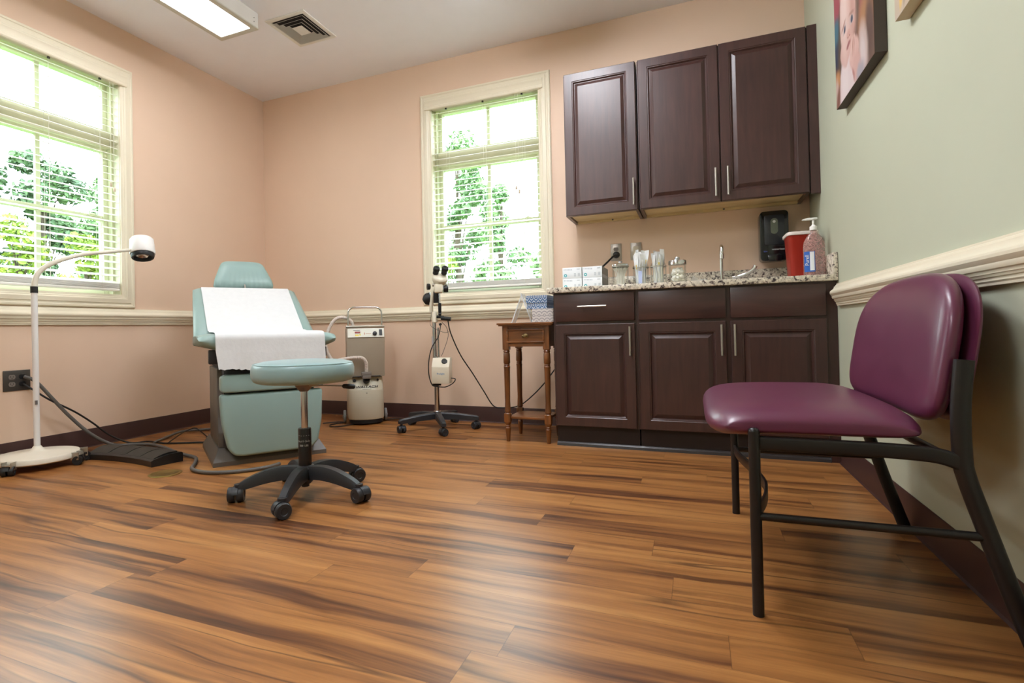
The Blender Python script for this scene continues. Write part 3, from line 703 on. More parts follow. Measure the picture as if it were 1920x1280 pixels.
# faucet
fa = thing('faucet', 'chrome gooseneck faucet with a long lever handle on the granite counter', 'faucet', (3.652, -.12, ZC))
MB().lathe([(.024, 0), (.024, .006), (.016, .010), (.013, .03), (.012, .035)], seg=24).build('base', M_CHROME, fa)
MB().sweep(cr([(0, 0, .03), (0, 0, .19), (0, -.006, .215), (0, -.035, .236), (0, -.07, .228), (0, -.083, .205), (0, -.084, .175)], 8), .0095, 14).lathe([(.0095, .012), (.0125, .010), (.0125, -.016), (.010, -.018)], (0, -.084, .172), 16).build('spout', M_CHROME, fa)
MB().lathe([(.017, 0), (.017, .010), (.012, .02), (.012, .042)], (.10, 0, 0), 20).build('valve', M_CHROME, fa)
MB().lathe([(.017, 0), (.017, .010), (.012, .02), (.012, .042)], (-.10, 0, 0), 20).build('valve', M_CHROME, fa)
def lever(x0, s):
    p = cr([(x0, 0, .045), (x0+s*.03, -.01, .05), (x0+s*.07, -.02, .062), (x0+s*.105, -.028, .085), (x0+s*.12, -.03, .108)], 6)
    return MB().sweep(p, 1.0, ring=[(.012*math.cos(a), .008*math.sin(a)) for a in [2*PI*k/14 for k in range(14)]], up=(0, 1, 0)).build('lever', M_CHROME, fa)
lever(.06, 1)
wr = thing('plastic_wrapper', 'crumpled clear plastic wrapper lying between the jars and faucet', 'wrapper', (3.53, -.30, ZC))
def cf(u, v):
    x = (u-.5)*.13; y = (v-.5)*.08; e = min(u, 1-u, v, 1-v)
    return (x, y, .002+min(1, e*5)*(.028+.035*abs(noise.noise(Vector((x*30, y*30, 1)))))*(1.3-u*.7))
MB().grid(cf, 22, 14).build('film', mat('crumpled_film', (206, 202, 192), .2, alpha=.45), wr, smooth=0)
# sharps container
sc_ = thing('sharps_container', 'red sharps bin with a white lid in the counter corner', 'sharps container', (4.036, -.30, ZC))
M_RED = mat('red_plastic', (156, 38, 24), .38)
m = MB(); 
bz = [(.054, .070, 0), (.056, .074, .02), (.066, .086, .232), (.068, .088, .236)]
rings = []
for hx_, hy_, z in bz: rings.append([m.b.verts.new((x, y, z)) for x, y in rrect(hx_, hy_, .022, 4)])
for i in range(len(rings)-1):
    for k in range(len(rings[0])): m.b.faces.new((rings[i][k], rings[i][(k+1) % len(rings[0])], rings[i+1][(k+1) % len(rings[0])], rings[i+1][k]))
m.b.faces.new(rings[0][::-1]); m.b.faces.new(rings[-1]); m.build('bin', M_RED, sc_)
MB().prism(rrect(.074, .096, .026, 4), .236, .254, 'z', .003, 2).build('lid', mat('lid_white', (224, 214, 208), .45), sc_)
m = MB()
for x in (-.030, -.014, .02): m.box(x, x+.0016, -.0915, -.076, .03, .17, M=Matrix.Shear('XY', 4, (0, 0)))
m.b.free()
MB().prism([(-.010, .254), (.012, .254), (.016, .262), (-.004, .27), (-.05, .268), (-.052, .262)], -.01, .01, 'y').build('lid_flap', mat('lid_hinge', (96, 82, 70), .5), sc_)
# hand sanitizer
hs_ = thing('sanitizer_bottle', 'large clear pump bottle with blue label in front of the red sharps bin', 'bottle', (4.064, -.50, ZC))
M_CLR = mat('sanitizer_gel', (186, 152, 146), .06, alpha=.5, var=.5, vscale=160)
def ell(rx, ry, z, n=32): return [(rx*math.copysign(abs(math.cos(2*PI*k/n))**.8, math.cos(2*PI*k/n)), ry*math.copysign(abs(math.sin(2*PI*k/n))**.8, math.sin(2*PI*k/n)), z) for k in range(n)]
m = MB(); rings = [[m.b.verts.new(p) for p in ell(*q)] for q in ((.044, .028, 0), (.048, .031, .006), (.048, .031, .155), (.044, .029, .18), (.034, .023, .202), (.018, .015, .222), (.014, .014, .228), (.014, .014, .238))]
for i in range(len(rings)-1):
    for k in range(32): m.b.faces.new((rings[i][k], rings[i][(k+1) % 32], rings[i+1][(k+1) % 32], rings[i+1][k]))
m.b.faces.new(rings[0][::-1]); m.b.faces.new(rings[-1]); m.build('bottle_body', M_CLR, hs_)
MB().lathe([(.017, 0), (.017, .018), (.012, .022), (.008, .026), (.0055, .028), (.0055, .052), (.012, .054), (.012, .060), (.004, .062)], (0, 0, .238), 20).prism([(-.050, .291), (-.048, .296), (-.02, .302), (.016, .302), (.020, .297), (.016, .291), (-.02, .290)], -.008, .008, 'y', .002, 1).build('pump', M_WHITE, hs_)
def lab(x0, x1, z0, z1, off):
    def fn(u, v):
        x = x0+(x1-x0)*u; c = min(.999, abs(x)/.048); y = -(.031+off)*(1-c**2.5)**.4
        return (x, y-.0006, z0+(z1-z0)*v)
    return fn
MB().grid(lab(-.046, -.002, .025, .128, .001), 12, 1).build('blue_label', mat('label_blue', (34, 92, 176), .4), hs_)
MB().grid(lab(-.024, -.005, .032, .126, .002), 8, 1).build('drug_facts_panel', mat('label_white', (226, 230, 234), .5), hs_)
tl = txt('Purell', 'lettering', .024, M_WHITE, hs_, (-.0355, -.0305, .084), FACE_NY @ Matrix.Rotation(R(90), 3, 'Z'))

# ------------------------------------------------------------------ pictures on the right wall
YP0, YP1, ZP0 = -.885, -1.430, 1.620
FL = (216, 168, 150)
blobs = [  # u, v, ru, rv, rot, colour, softness
    (.02, .46, .10, .10, 0, (170, 40, 62), .3), (.03, .31, .055, .075, 10, (54, 118, 140), .35), (.05, .22, .07, .06, -20, (40, 54, 84), .4), (.10, .20, .05, .16, 0, (96, 72, 50), .5),
    (.44, .28, .16, .16, 0, (158, 52, 60), .4), (.33, .33, .055, .20, 0, (112, 84, 66), .45), (.47, .17, .11, .10, 0, (172, 112, 48), .35), (.50, .12, .05, .11, 0, (96, 62, 48), .5), (.415, .08, .055, .10, 8, (206, 178, 168), .35), (.41, .07, .03, .06, 8, (220, 200, 196), .5),
    (.03, .10, .05, .05, 0, (206, 132, 46), .4), (.02, .07, .03, .05, 0, (222, 184, 170), .5), (.06, .03, .06, .05, 30, (140, 78, 50), .5),
    (.20, .05, .13, .14, -10, (232, 208, 206), .12), (.23, -.01, .16, .08, 0, (236, 214, 212), .2), (.15, .06, .05, .13, 0, (240, 222, 220), .6),
    (.215, .33, .118, .19, -8, (226, 184, 170), .06), (.175, .19, .085, .07, 0, (222, 172, 158), .12), (.16, .34, .05, .16, 0, (238, 206, 194), .7), (.29, .29, .04, .12, 0, (204, 150, 134), .7),
    (.165, .275, .030, .017, 20, (206, 184, 178), .35), (.168, .274, .015, .015, 0, (66, 74, 100), .3), (.150, .296, .036, .007, 18, (186, 136, 118), .6),
    (.272, .262, .030, .017, -10, (204, 182, 176), .35), (.274, .262, .015, .015, 0, (66, 76, 104), .3), (.276, .288, .038, .007, -12, (180, 130, 112), .6),
    (.222, .228, .026, .018, 0, (214, 158, 142), .5), (.210, .218, .006, .004, 0, (150, 90, 78), .4), (.236, .216, .006, .004, 0, (150, 90, 78), .4), (.216, .186, .032, .010, 8, (176, 96, 92), .4),
    (.295, .115, .066, .062, 20, (226, 176, 162), .15), (.262, .150, .014, .046, -18, (232, 188, 172), .2), (.285, .155, .013, .044, -8, (222, 170, 154), .2), (.308, .150, .013, .04, 4, (228, 180, 166), .2), (.273, .148, .003, .036, -12, (176, 118, 104), .5), (.297, .15, .003, .034, -2, (176, 118, 104), .5),
    (.33, .05, .05, .07, 20, (218, 166, 152), .3), (.28, .04, .012, .03, 30, (186, 120, 110), .6), (.37, .01, .05, .04, 0, (176, 168, 176), .5)]
p1 = thing('canvas_picture', 'canvas photo of a blue eyed baby with dark edges on the right wall', 'picture')
MB().box(4.098, 4.134, YP1, YP0, ZP0, 2.36, .001).build('canvas', mat('dark_canvas_edge', (70, 60, 54), .6), p1, smooth=0)
MB().box(4.0972, 4.0979, YP1, YP0, ZP0, 2.36).build('printed_photo', painting_mat('baby_print', (120, 84, 60), blobs, YP0, ZP0), p1, smooth=0)
p2 = thing('canvas_picture', 'beige edged canvas with yellow print, only its lower corner showing', 'picture')
MB().box(4.098, 4.134, -2.19, -1.640, ZP0, 2.36, .001).build('canvas', mat('beige_canvas_edge', (206, 190, 164), .6), p2, smooth=0)
MB().box(4.0972, 4.0979, -2.19, -1.640, ZP0, 2.36).build('printed_photo', painting_mat('yellow_print', (206, 184, 156), [(.065, .09, .022, .075, -12, (236, 186, 30), .3), (.10, .10, .016, .08, -12, (130, 100, 70), .4), (.17, .14, .05, .12, -10, (170, 140, 110), .3), (.25, .16, .09, .12, 0, (214, 196, 180), .3), (.3, .4, .2, .2, 0, (200, 150, 60), .5), (.06, .3, .04, .2, 0, (228, 190, 70), .4)], -1.640, ZP0), p2, smooth=0)

# ------------------------------------------------------------------ side table with turned legs
st = thing('side_table', 'small brown wooden side table with turned legs and one drawer', 'side table', (2.562, -.470, 0))
M_OAK = wood_mat('honey_oak', (76, 42, 16), (140, 84, 38), 2, 1.3, .33, .35)
M_OAKH = wood_mat('honey_oak_level', (76, 42, 16), (142, 86, 38), 0, 1.3, .33, .35)
TX, TY = .145, .145
MB().prism(rrect(TX+.028, TY+.028, .008, 3), .706, .718, 'z', .004, 2).prism(rrect(TX+.020, TY+.020, .006, 3), .698, .706, 'z', .003, 2).build('tabletop', M_OAKH, st)
m = MB(); ax, ay = TX, TY
m.box(-ax+.02, ax-.02, ay-.016, ay-.004, .574, .698); m.box(-ax+.004, -ax+.016, -ay+.02, ay-.02, .574, .698); m.box(ax-.016, ax-.004, -ay+.02, ay-.02, .574, .698)
m.box(-ax+.02, ax-.02, -ay+.004, -ay+.016, .574, .594); m.box(-ax+.02, ax-.02, -ay+.004, -ay+.016, .682, .698)
m.box(-ax+.02, ax-.02, -ay+.016, ay-.016, .578, .584)
m.build('apron', M_OAKH, st, smooth=0)
leg = [(.010, 0), (.011, .004), (.0165, .075), (.0175, .082), (.014, .088), (.017, .094), (.014, .099), (.0205, .112), (.0205, .118)]
leg2 = [(.0205, .168), (.015, .174), (.019, .182), (.0175, .190), (.0155, .24), (.0185, .44), (.020, .452), (.0165, .458), (.019, .463), (.0165, .468), (.0205, .476), (.0195, .53), (.0165, .538), (.0205, .545), (.0165, .551), (.019, .556)]
for sx_ in (-1, 1):
    for sy_ in (-1, 1):
        m = MB(); o = (sx_*(ax-.0195), sy_*(ay-.0195), 0); m.lathe(leg, o, 20); m.prism([(o[0]+x, o[1]+y) for x, y in rrect(.0195, .0195, .002, 1)], .118, .168); m.lathe(leg2, o, 20)
        m.prism([(o[0]+x, o[1]+y) for x, y in rrect(.0195, .0195, .002, 1)], .556, .698); m.build('leg', M_OAK, st, smooth=35)
MB().box(-ax+.022, ax-.022, -ay+.022, ay-.022, .136, .150, .002).build('shelf', M_OAKH, st)
dr = MB(); dr.box(-ax+.028, ax-.028, -ay+.003, -ay+.015, .596, .680)
for (x0, x1, z0, z1) in ((-ax+.028, ax-.028, .596, .606), (-ax+.028, ax-.028, .670, .680), (-ax+.028, -ax+.038, .606, .670), (ax-.038, ax-.028, .606, .670)): dr.box(x0, x1, -ay-.004, -ay+.003, z0, z1, .002)
dr = dr.build('drawer', M_OAKH, st, smooth=30)
m = MB(); m.lathe([(.013, 0), (.013, .002), (.005, .004), (.005, .012), (.011, .016), (.012, .022), (.008, .027), (.001, .028)], (0, -ay+.003, .638), 20, (0, -1, 0))
for v in m.b.verts: v.co.x *= 1.35
m.build('knob', mat('antique_brass', (150, 128, 90), .3, 1), dr)
# gift boxes on the table
TZ = .7182
g1 = thing('patterned_box', 'grey and white patterned box on the side table, under the blue one', 'box', (2.650, -.42, TZ))
MB().box(-.066, .066, -.11, .11, 0, .083, .001).build('box_body', pattern_mat('grey_scallop_paper', (212, 206, 202), (160, 156, 158), 'scallop', 30.0), g1, smooth=0)
g2 = thing('patterned_box', 'blue and white patterned lidded box stacked on the grey box', 'box', (2.606, -.40, TZ+.0832))
PB = pattern_mat('blue_oval_paper', (66, 104, 150), (206, 214, 222), 'oval', 36.0)
MB().box(-.063, .063, -.105, .105, 0, .046, .001).build('box_body', PB, g2, smooth=0)
MB().box(-.067, .067, -.109, .109, .036, .082, .001).build('box_lid', PB, g2, smooth=0)
# acrylic A-frame sign holder
ac = thing('acrylic_sign_holder', 'clear acrylic tent shaped card holder standing on the side table', 'sign holder', (2.485, -.40, TZ), 6)
M_ACR = mat('clear_acrylic', (232, 236, 238), .12, alpha=.35)
M_ACRE = mat('acrylic_edge', (222, 226, 230), .2)
for nm, a, c in (('front_leaf', (-.062, 0), (.006, .178)), ('back_leaf', (.066, 0), (.0, .186))):
    m = MB(); A_, B_ = Vector((a[0], 0, a[1])), Vector((c[0], 0, c[1])); d = (B_-A_).normalized(); nrm = Vector((-d.z, 0, d.x))*.003
    pts = [(A_-nrm), (A_+nrm), (B_+nrm), (B_-nrm)]
    wd = .055
    m.prism([(p.x, p.z) for p in pts], -wd, wd, 'y'); m.build(nm, M_ACR, ac, smooth=0)
    m = MB(); q = [(A_-nrm), (A_+nrm), (B_+nrm), (B_-nrm)]; m.prism([(p.x, p.z) for p in q], -wd-.0025, -wd-.0001, 'y'); m.build('polished_edge', M_ACRE, ac, smooth=0)
MB().box(.0638, .0782, -.0535, .0535, .0, .016, .001).build('card_strip', mat('card_blue', (196, 216, 224), .5), ac)

# ------------------------------------------------------------------ exam chair
M_AQUA = mat('aqua_vinyl', (140, 165, 161), .36, bump=.12, bscale=450, var=.02)
M_CHB = mat('chair_base_grey', (92, 86, 80), .42)
M_CHD = mat('chair_dark', (44, 42, 42), .5)
ec = thing('exam_chair', 'pale green upholstered medical exam chair in the room corner', 'exam chair', (1.374, -1.4335, 0), 53.5)
# floor plinth, flared; column
m = MB()
bot = [(-.293, -.002), (.293, -.002), (.293, .60), (-.293, .60)]; mid = [(-.293, -.002, .022), (.293, -.002, .022), (.293, .60, .022), (-.293, .60, .022)]; top = [(-.262, .055, .082), (.262, .055, .082), (.262, .56, .082), (-.262, .56, .082)]
R0 = [m.b.verts.new((x, y, 0)) for x, y in bot]; R1 = [m.b.verts.new(p) for p in mid]; R2 = [m.b.verts.new(p) for p in top]
for a, c in ((R0, R1), (R1, R2)):
    for k in range(4): m.b.faces.new((a[k], a[(k+1) % 4], c[(k+1) % 4], c[k]))
m.b.faces.new(R0[::-1]); m.b.faces.new(R2); m.build('floor_plinth', M_CHB, ec, smooth=0)
MB().prism([(.075, .082), (.075, .16), (.105, .24), (.105, .50), (.50, .50), (.50, .082)], -.258, .258, 'x', .006, 2).build('column', M_CHB, ec, smooth=30)
MB().box(-.235, .235, .02, .104, .09, .505, .004).build('inner_housing', M_CHD, ec)
MB().box(-.25, .25, .03, .46, .502, .596, .008).box(-.305, -.252, .0, .05, .530, .604, .006).box(.252, .305, .0, .05, .548, .604, .006).build('seat_mechanism', M_CHD, ec)
# lower leg panels (folded leg rest)
def panel(name, zs, y0, y1, bev):
    """zs: list (z, halfwidth0, halfwidth1)"""
    m = MB(); pts = zs
    m.prism(pts, y0, y1, 'y', bev, 4); return m.build(name, M_AQUA, ec, smooth=60)
lower = [(-.262, .372), (.268, .372), (.262, .20), (.240, .085), (.205, .052), (.16, .046), (-.16, .046), (-.195, .054), (-.225, .09), (-.252, .22)]
panel('lower_leg_panel', lower, -.042, .02, .016)
upper = [(-.258, .462), (-.235, .474), (.250, .474), (.272, .462), (.272, .392), (.255, .382), (-.240, .382), (-.258, .392)]
panel('upper_leg_panel', upper, -.052, .02, .016)
# seat: profile in y-z with waterfall front, tapered sides
def soft_block(name, nx, prof_fn, xr, parent, mtl):
    m = MB(); rings = []
    for i in range(nx+1):
        u = -1+2*i/nx; rings.append([m.b.verts.new(p) for p in prof_fn(u)])
    k = len(rings[0])
    for i in range(nx):
        for j in range(k): m.b.faces.new((rings[i][j], rings[i][(j+1) % k], rings[i+1][(j+1) % k], rings[i+1][j]))
    m.b.faces.new(rings[0][::-1]); m.b.faces.new(rings[-1]); bmesh.ops.recalc_face_normals(m.b, faces=m.b.faces)
    return m.build(name, mtl, parent, smooth=70)
def seat_prof(u):
    a = abs(u); e = max(.45, (1-a**8)**.5 if a < 1 else 0); x = .352*math.copysign(min(a, 1), u)
    top = .688-.03*(1-e)**1.2; bo = .596+.022*max(0, a-.7)/.3+.02*(1-e)
    fr = -.052+.04*(1-e); bk = .40
    return [(x, bk, bo), (x, fr+.05, bo), (x, fr+.018, bo+.006), (x, fr+.004, bo+.022), (x, fr, (top+bo)/2), (x, fr+.004, top-.024), (x, fr+.016, top-.008), (x, fr+.04, top), (x, .20, top+.004), (x, bk-.02, top), (x, bk, top-.012)]
soft_block('seat_cushion', 28, seat_prof, .35, ec, M_AQUA)
# back: rounded slab leaning back
BD = Vector((0, .475, .330)).normalized(); BN = Vector((0, -BD.z, BD.y)); B0 = Vector((0, .365, .672)); BL = .578
def back_prof(u):
    a = abs(u); e = max(.3, (1-a**9)**.5 if a < 1 else 0); out = []
    for s, n in ((0, -.075), (.012, -.012), (.03, .0), (.15, .003), (.35, .004), (.55, .003), (.565, -.004), (BL, -.022), (BL, -.075), (BL-.02, -.094), (.3, -.096), (.03, -.094)):
        hw = .348-.030*(s/BL); x = hw*u
        nn_ = n if n < -.05 else n-.03*(1-e)
        if n < -.05: nn_ = n+.022*(1-e)
        p = B0+BD*s+BN*nn_; out.append((x, p.y, p.z))
    return out
soft_block('back_cushion', 28, back_prof, .34, ec, M_AQUA)
# headrest
HB = B0+BD*(BL+.018)+BN*(-.02); HD = Vector((0, .22, .40)).normalized(); HN = Vector((0, -HD.z, HD.y))
def head_prof(u):
    a = abs(u); e = max(.18, (1-a**5)**.5 if a < 1 else 0); out = []
    for s, n in ((-.006, -.02), (.010, .012), (.05, .022), (.15, .024), (.205, .016), (.224, -.004), (.228, -.03), (.205, -.055), (.08, -.062), (.02, -.058), (.004, -.04)):
        hw = .190-.052*max(0, s-.03)/.19; x = hw*u; c = -.018; q = c+(n-c)*(.35+.65*e); sc_s = .11+(s-.11)*(.74+.26*e)
        wob = .0030*math.sin(u*38)*max(0, 1-abs(s)/.03)
        p = HB+HD*(sc_s)+HN*(q+wob); out.append((x, p.y, p.z))
    return out
soft_block('headrest', 44, head_prof, .18, ec, M_AQUA)
m = MB(); p = B0+BD*(BL-.03)+BN*(-.06); q = HB+HD*.05+HN*(-.045); m.box(-.05, .05, -.004, .004, 0, (q-p).length, M=Matrix.Translation(p) @ (q-p).to_track_quat('Z', 'X').to_matrix().to_4x4() @ Matrix.Rotation(0, 4, 'Z')); m.build('headrest_bar', M_STEEL, ec)
# exam paper: one sheet from back top, over crease, seat, and hanging over the front
M_PAPER = mat('exam_paper', (214, 215, 216), .85, bump=.5, bscale=60, var=.02, vscale=30)
sep = thing('exam_paper', 'white paper sheet draped over the back and seat of the exam chair', 'paper', (1.374, -1.4335, 0), 53.5)
path = []
for s in (BL+.006, BL-.004, .545, .50, .42, .34, .26, .18, .10, .05):
    n = {0: 0}.get(0); n = -.045 if s > BL else (-.010 if s > .57 else .0085)
    path.append(B0+BD*s+BN*n)
path += [Vector((0, .36, .705)), Vector((0, .30, .6985)), Vector((0, .20, .6975)), Vector((0, .10, .6965)), Vector((0, .02, .695)), Vector((0, -.022, .6925)), Vector((0, -.044, .685)), Vector((0, -.057, .668)), Vector((0, -.061, .645)), Vector((0, -.063, .62)), Vector((0, -.066, .59)), Vector((0, -.068, .56)), Vector((0, -.070, .53)), Vector((0, -.072, .50))]
path = cr(path, 3)
def paper(u, v):
    t = v*(len(path)-1); i = min(int(t), len(path)-2); p = path[i].lerp(path[i+1], t-i)
    hw = .279-(.006 if p.y > .3 else 0); x = -hw+2*hw*u
    if p.y < -.05 and p.z < .60:
        k = (.60-p.z)/.10; edge = .505+.010*noise.noise(Vector((u*30, 0, 0)))+.006*noise.noise(Vector((u*90, 3, 0))) - .018*max(0, .5-abs(u-.3)*3)
        p = Vector((p.x, p.y-.006*abs(math.sin(u*9+1))*k, .60-(.60-edge)*k))
        x += .012*k*(1-u)*(1 if u < .2 else 0)
    return (x, p.y, p.z)
MB().grid(paper, 60, len(path)*2, .0006).build('paper_sheet', M_PAPER, sep, smooth=60)

# ------------------------------------------------------------------ rolling stool
sl = thing('rolling_stool', 'round pale green padded stool on a black five wheel base', 'stool', (1.972, -1.889, 0))
def star_base(root, ang0, rad, armfn, mtl, n=5, name='leg'):
    for k in range(n): armfn(root, R(ang0+k*360/n))
def twin_caster(root, x, y, ang, rw=.026, wh=.013, mtl=M_BLACK, top=.062):
    c = MB(); d = Vector((math.cos(ang), math.sin(ang), 0)); o = Vector((x, y, rw))
    for s in (-1, 1):
        c.lathe([(rw*.55, -wh), (rw*.92, -wh), (rw, -wh+.003), (rw, wh-.003), (rw*.92, wh), (rw*.5, wh), (rw*.45, wh-.002), (.002, wh-.002)], o+d*s*(wh+.004), 20, d*s)
    w_ = c.build('caster', mtl, root)
    h = MB(); e = Vector((-d.y, d.x, 0))
    pts = []
    for k in range(9):
        a = R(20+k*150/8); pts.append((math.cos(a)*(rw+.003), math.sin(a)*(rw+.003)))
    pts2 = [(p[0]*.75, p[1]*.75) for p in pts[::-1]]
    M = Matrix.Translation(o) @ Matrix(((e.x, d.x, 0, 0), (e.y, d.y, 0, 0), (0, 0, 1, 0), (0, 0, 0, 1)))
    h.prism(pts+pts2, -wh*.8, wh*.8, 'y', 0, 1, M); h.cyl((x, y, rw), (x, y, top), .0085, seg=10)
    h.build('caster_hood', mtl, w_)
M_STB = mat('stool_base_nylon', (42, 43, 47), .42, bump=.15, bscale=500)
angs = [-145.3, -67.5+-1, 11.5]
for k in range(5):
    a = R(-143+k*72+(2 if k == 1 else 0)+(8 if k == 2 else 0)*0); d = Vector((math.cos(a), math.sin(a), 0))
    pts = cr([d*.02+Vector((0, 0, .100)), d*.09+Vector((0, 0, .104)), d*.16+Vector((0, 0, .094)), d*.225+Vector((0, 0, .074)), d*.262+Vector((0, 0, .060))], 4)
    hw = [.024, .0165]
    n = len(pts); m = MB(); rings = []
    e = Vector((-d.y, d.x, 0))
    for i, p in enumerate(pts):
        f = i/(n-1); w0 = .027*(1-f)+.017*f; hgt = .026*(1-f)+.013*f+.006*math.sin(PI*f)
        rings.append([m.b.verts.new(p+e*x+Vector((0, 0, z))) for x, z in ((-w0, -hgt), (w0, -hgt), (w0*1.0, hgt*.35), (w0*.7, hgt), (-w0*.7, hgt), (-w0, hgt*.35))])
    for i in range(n-1):
        for k2 in range(6): m.b.faces.new((rings[i][k2], rings[i][(k2+1) % 6], rings[i+1][(k2+1) % 6], rings[i+1][k2]))
    m.b.faces.new(rings[0][::-1]); m.b.faces.new(rings[-1]); m.cyl(d*.262+Vector((0, 0, .044)), d*.262+Vector((0, 0, .072)), .0175, seg=14)
    bmesh.ops.recalc_face_normals(m.b, faces=m.b.faces)
    lg = m.build('leg', M_STB, sl, smooth=35)
    q = d*.272; ca = {0: .6, 1: -.5, 2: 1.25, 3: 2.6, 4: 3.6}[k]
    twin_caster(lg, q.x, q.y, ca, .0305, .0135, M_STB, .055)
MB().lathe([(.022, .052), (.026, .056), (.042, .074), (.044, .118), (.034, .128), (.029, .130)], seg=28).lathe([(.016, .040), (.016, .052)], seg=16).build('hub', M_STB, sl)
MB().lathe([(.027, .128), (.027, .280), (.025, .284), (.014, .284)], seg=28).build('cylinder_sleeve', mat('sleeve_black', (30, 26, 26), .25), sl)
MB().lathe([(.0145, .28), (.0145, .455)], seg=22).build('gas_lift_rod', M_CHROME, sl)
MB().lathe([(.018, .438), (.030, .452), (.042, .470), (.042, .476)], seg=20).build('seat_bracket', mat('cast_steel', (122, 112, 104), .4, .8), sl)
dv = Vector((.5385*1.0, -.8426, 0)); 
for s_, z_, sz in (('- - - - -', .256, .012), ('Staff Only', .232, .0105), ('250 LBS', .214, .0105)):
    for i, ch in enumerate(s_):
        if ch == ' ': continue
        th = R(-59)+(i-(len(s_)-1)/2)*.20; n_ = Vector((math.cos(th), math.sin(th), 0)); X = Vector((-n_.y, n_.x, 0))
        rot = Matrix((X, Vector((0, 0, 1)), n_)).transposed()
        if i == 0: grp = []
        c = bpy.data.curves.new('g', 'FONT'); c.body = ch; c.size = sz; c.extrude = .0002; c.align_x = 'CENTER'; c.align_y = 'CENTER'
        t = bpy.data.objects.new('g', c); col.objects.link(t); me = bpy.data.meshes.new_from_object(t.evaluated_get(bpy.context.evaluated_depsgraph_get())); bpy.data.objects.remove(t)
        me.transform(Matrix.Translation(n_*.0273+Vector((0, 0, z_))) @ rot.to_4x4()); grp.append(me)
    bb = bmesh.new()
    for me in grp: bb.from_mesh(me); bpy.data.meshes.remove(me)
    mm = bpy.data.meshes.new('lettering'); bb.to_mesh(mm); bb.free(); mm.materials.append(M_PALE); oo = bpy.data.objects.new('lettering', mm); col.objects.link(oo); oo.parent = sl
M_AQUA2 = mat('aqua_vinyl_stool', (142, 170, 172), .3, bump=.1, bscale=450, var=.02)
MB().lathe([(.05, .480), (.185, .480), (.198, .486), (.206, .497), (.2095, .515), (.2095, .535), (.206, .548), (.201, .5555), (.1995, .557), (.197, .5585), (.165, .566), (.10, .571), (.001, .572)], seg=64).build('seat_cushion', M_AQUA2, sl, smooth=60)
MB().lathe([(.2000, .5560), (.2024, .5572), (.2000, .5590)], seg=64, close=False).build('piping', M_AQUA2, sl)
m = MB(); m.sweep(cr([(.03, -.01, .464), (.12, .02, .462), (.175, .045, .458)], 4), .0035, 8); lv = m.build('height_lever', M_STEEL, sl)
MB().lathe([(.004, 0), (.009, .006), (.011, .03), (.010, .05), (.006, .055)], (.165, .040, .459), 14, (.95, .35, -.06)).build('lever_grip', M_BLACK, lv)

# ------------------------------------------------------------------ purple armless chair
pc = thing('guest_chair', 'wide armless chair with burgundy vinyl seat and back on black tube frame', 'chair', (3.83, -1.913, 0))
M_PUR = mat('burgundy_vinyl', (96, 42, 68), .34, bump=.06, bscale=500, var=.03, coat=.1)
M_FR = mat('black_frame_enamel', (28, 24, 24), .35)
oy = .372
for s in (-1, 1):
    y = s*oy
    MB().cyl((-.212, y, .0), (-.212, y, .430), .0125, seg=18).lathe([(.0125, 0), (.012, .004), (.008, .008), (.001, .009)], (-.212, y, .430), 16).build('leg', M_FR, pc)
    rear = cr([(.285, y, .0), (.246, y, .12), (.204, y, .262), (.178, y, .355), (.172, y, .40), (.172, y, .50), (.180, y, .600)], 6)
    MB().sweep(rear, 1.0, ring=[(.0175*math.cos(a), .013*math.sin(a)) for a in [2*PI*k/20 for k in range(20)]], up=(0, 1, 0)).build('leg', M_FR, pc)
    MB().sweep([(-.212, y, .232), (.212, y, .236)], .0095, 12).build('stretcher', M_FR, pc)
    MB().sweep(cr([(-.205, y*.975, .402), (-.05, y*.975, .402), (.06, y*.98, .401), (.13, y, .398), (.172, y, .384)], 5), 1.0, ring=rrect(.016, .011, .006, 3), up=(0, 1, 0)).build('seat_rail', M_FR, pc)
MB().sweep(cr([(-.212, oy-.01, .232), (-.203, .24, .232), (-.178, .08, .232), (-.166, -.04, .232), (-.164, -.12, .232), (-.180, -.24, .232), (-.212, -oy+.01, .232)], 6), 1.0, ring=rrect(.004, .016, .003, 2), up=(0, 0, 1)).build('front_crossbar', M_FR, pc)
MB().cyl((.165, -oy, .385), (.165, oy, .385), .010, seg=12).build('rear_crossbar', M_FR, pc)
# seat: waterfall front, rounded plan
def pseat(u):
    # u -1..1 across (y); returns loop in x,z
    a = abs(u); y = .366*u; e = (1-a**5)**.5 if a < 1 else 0
    fx = -.318+.045*a**6; bx = .138-.03*a**6; out = []
    c = [(bx-.004, -.45), (bx-.03, -.95), (0, -1), (fx+.14, -1), (fx+.06, -1.35), (fx+.028, -1.45), (fx+.008, -1.05), (fx, -.3), (fx+.008, .25), (fx+.030, .60), (fx+.07, .84), (fx+.15, .96), (0, 1), (bx-.08, .97), (bx-.025, .72), (bx, .15)]
    for x, q in c:
        h = .050 if q > 0 else .026
        out.append((x, y, .440+q*h*(.22+.78*e)+(.004 if q > 0 else 0)*(1-a*a)))
    return out
m = MB(); rings = []
NU = 36
for i in range(NU+1):
    u = math.sin((-1+2*i/NU)*PI/2); rings.append([m.b.verts.new(p) for p in pseat(u)])
k = len(rings[0])
for i in range(NU):
    for j in range(k): m.b.faces.new((rings[i][j], rings[i][(j+1) % k], rings[i+1][(j+1) % k], rings[i+1][j]))
m.b.faces.new(rings[0][::-1]); m.b.faces.new(rings[-1]); bmesh.ops.recalc_face_normals(m.b, faces=m.b.faces)
m.build('seat', M_PUR, pc, smooth=80, sub=1)
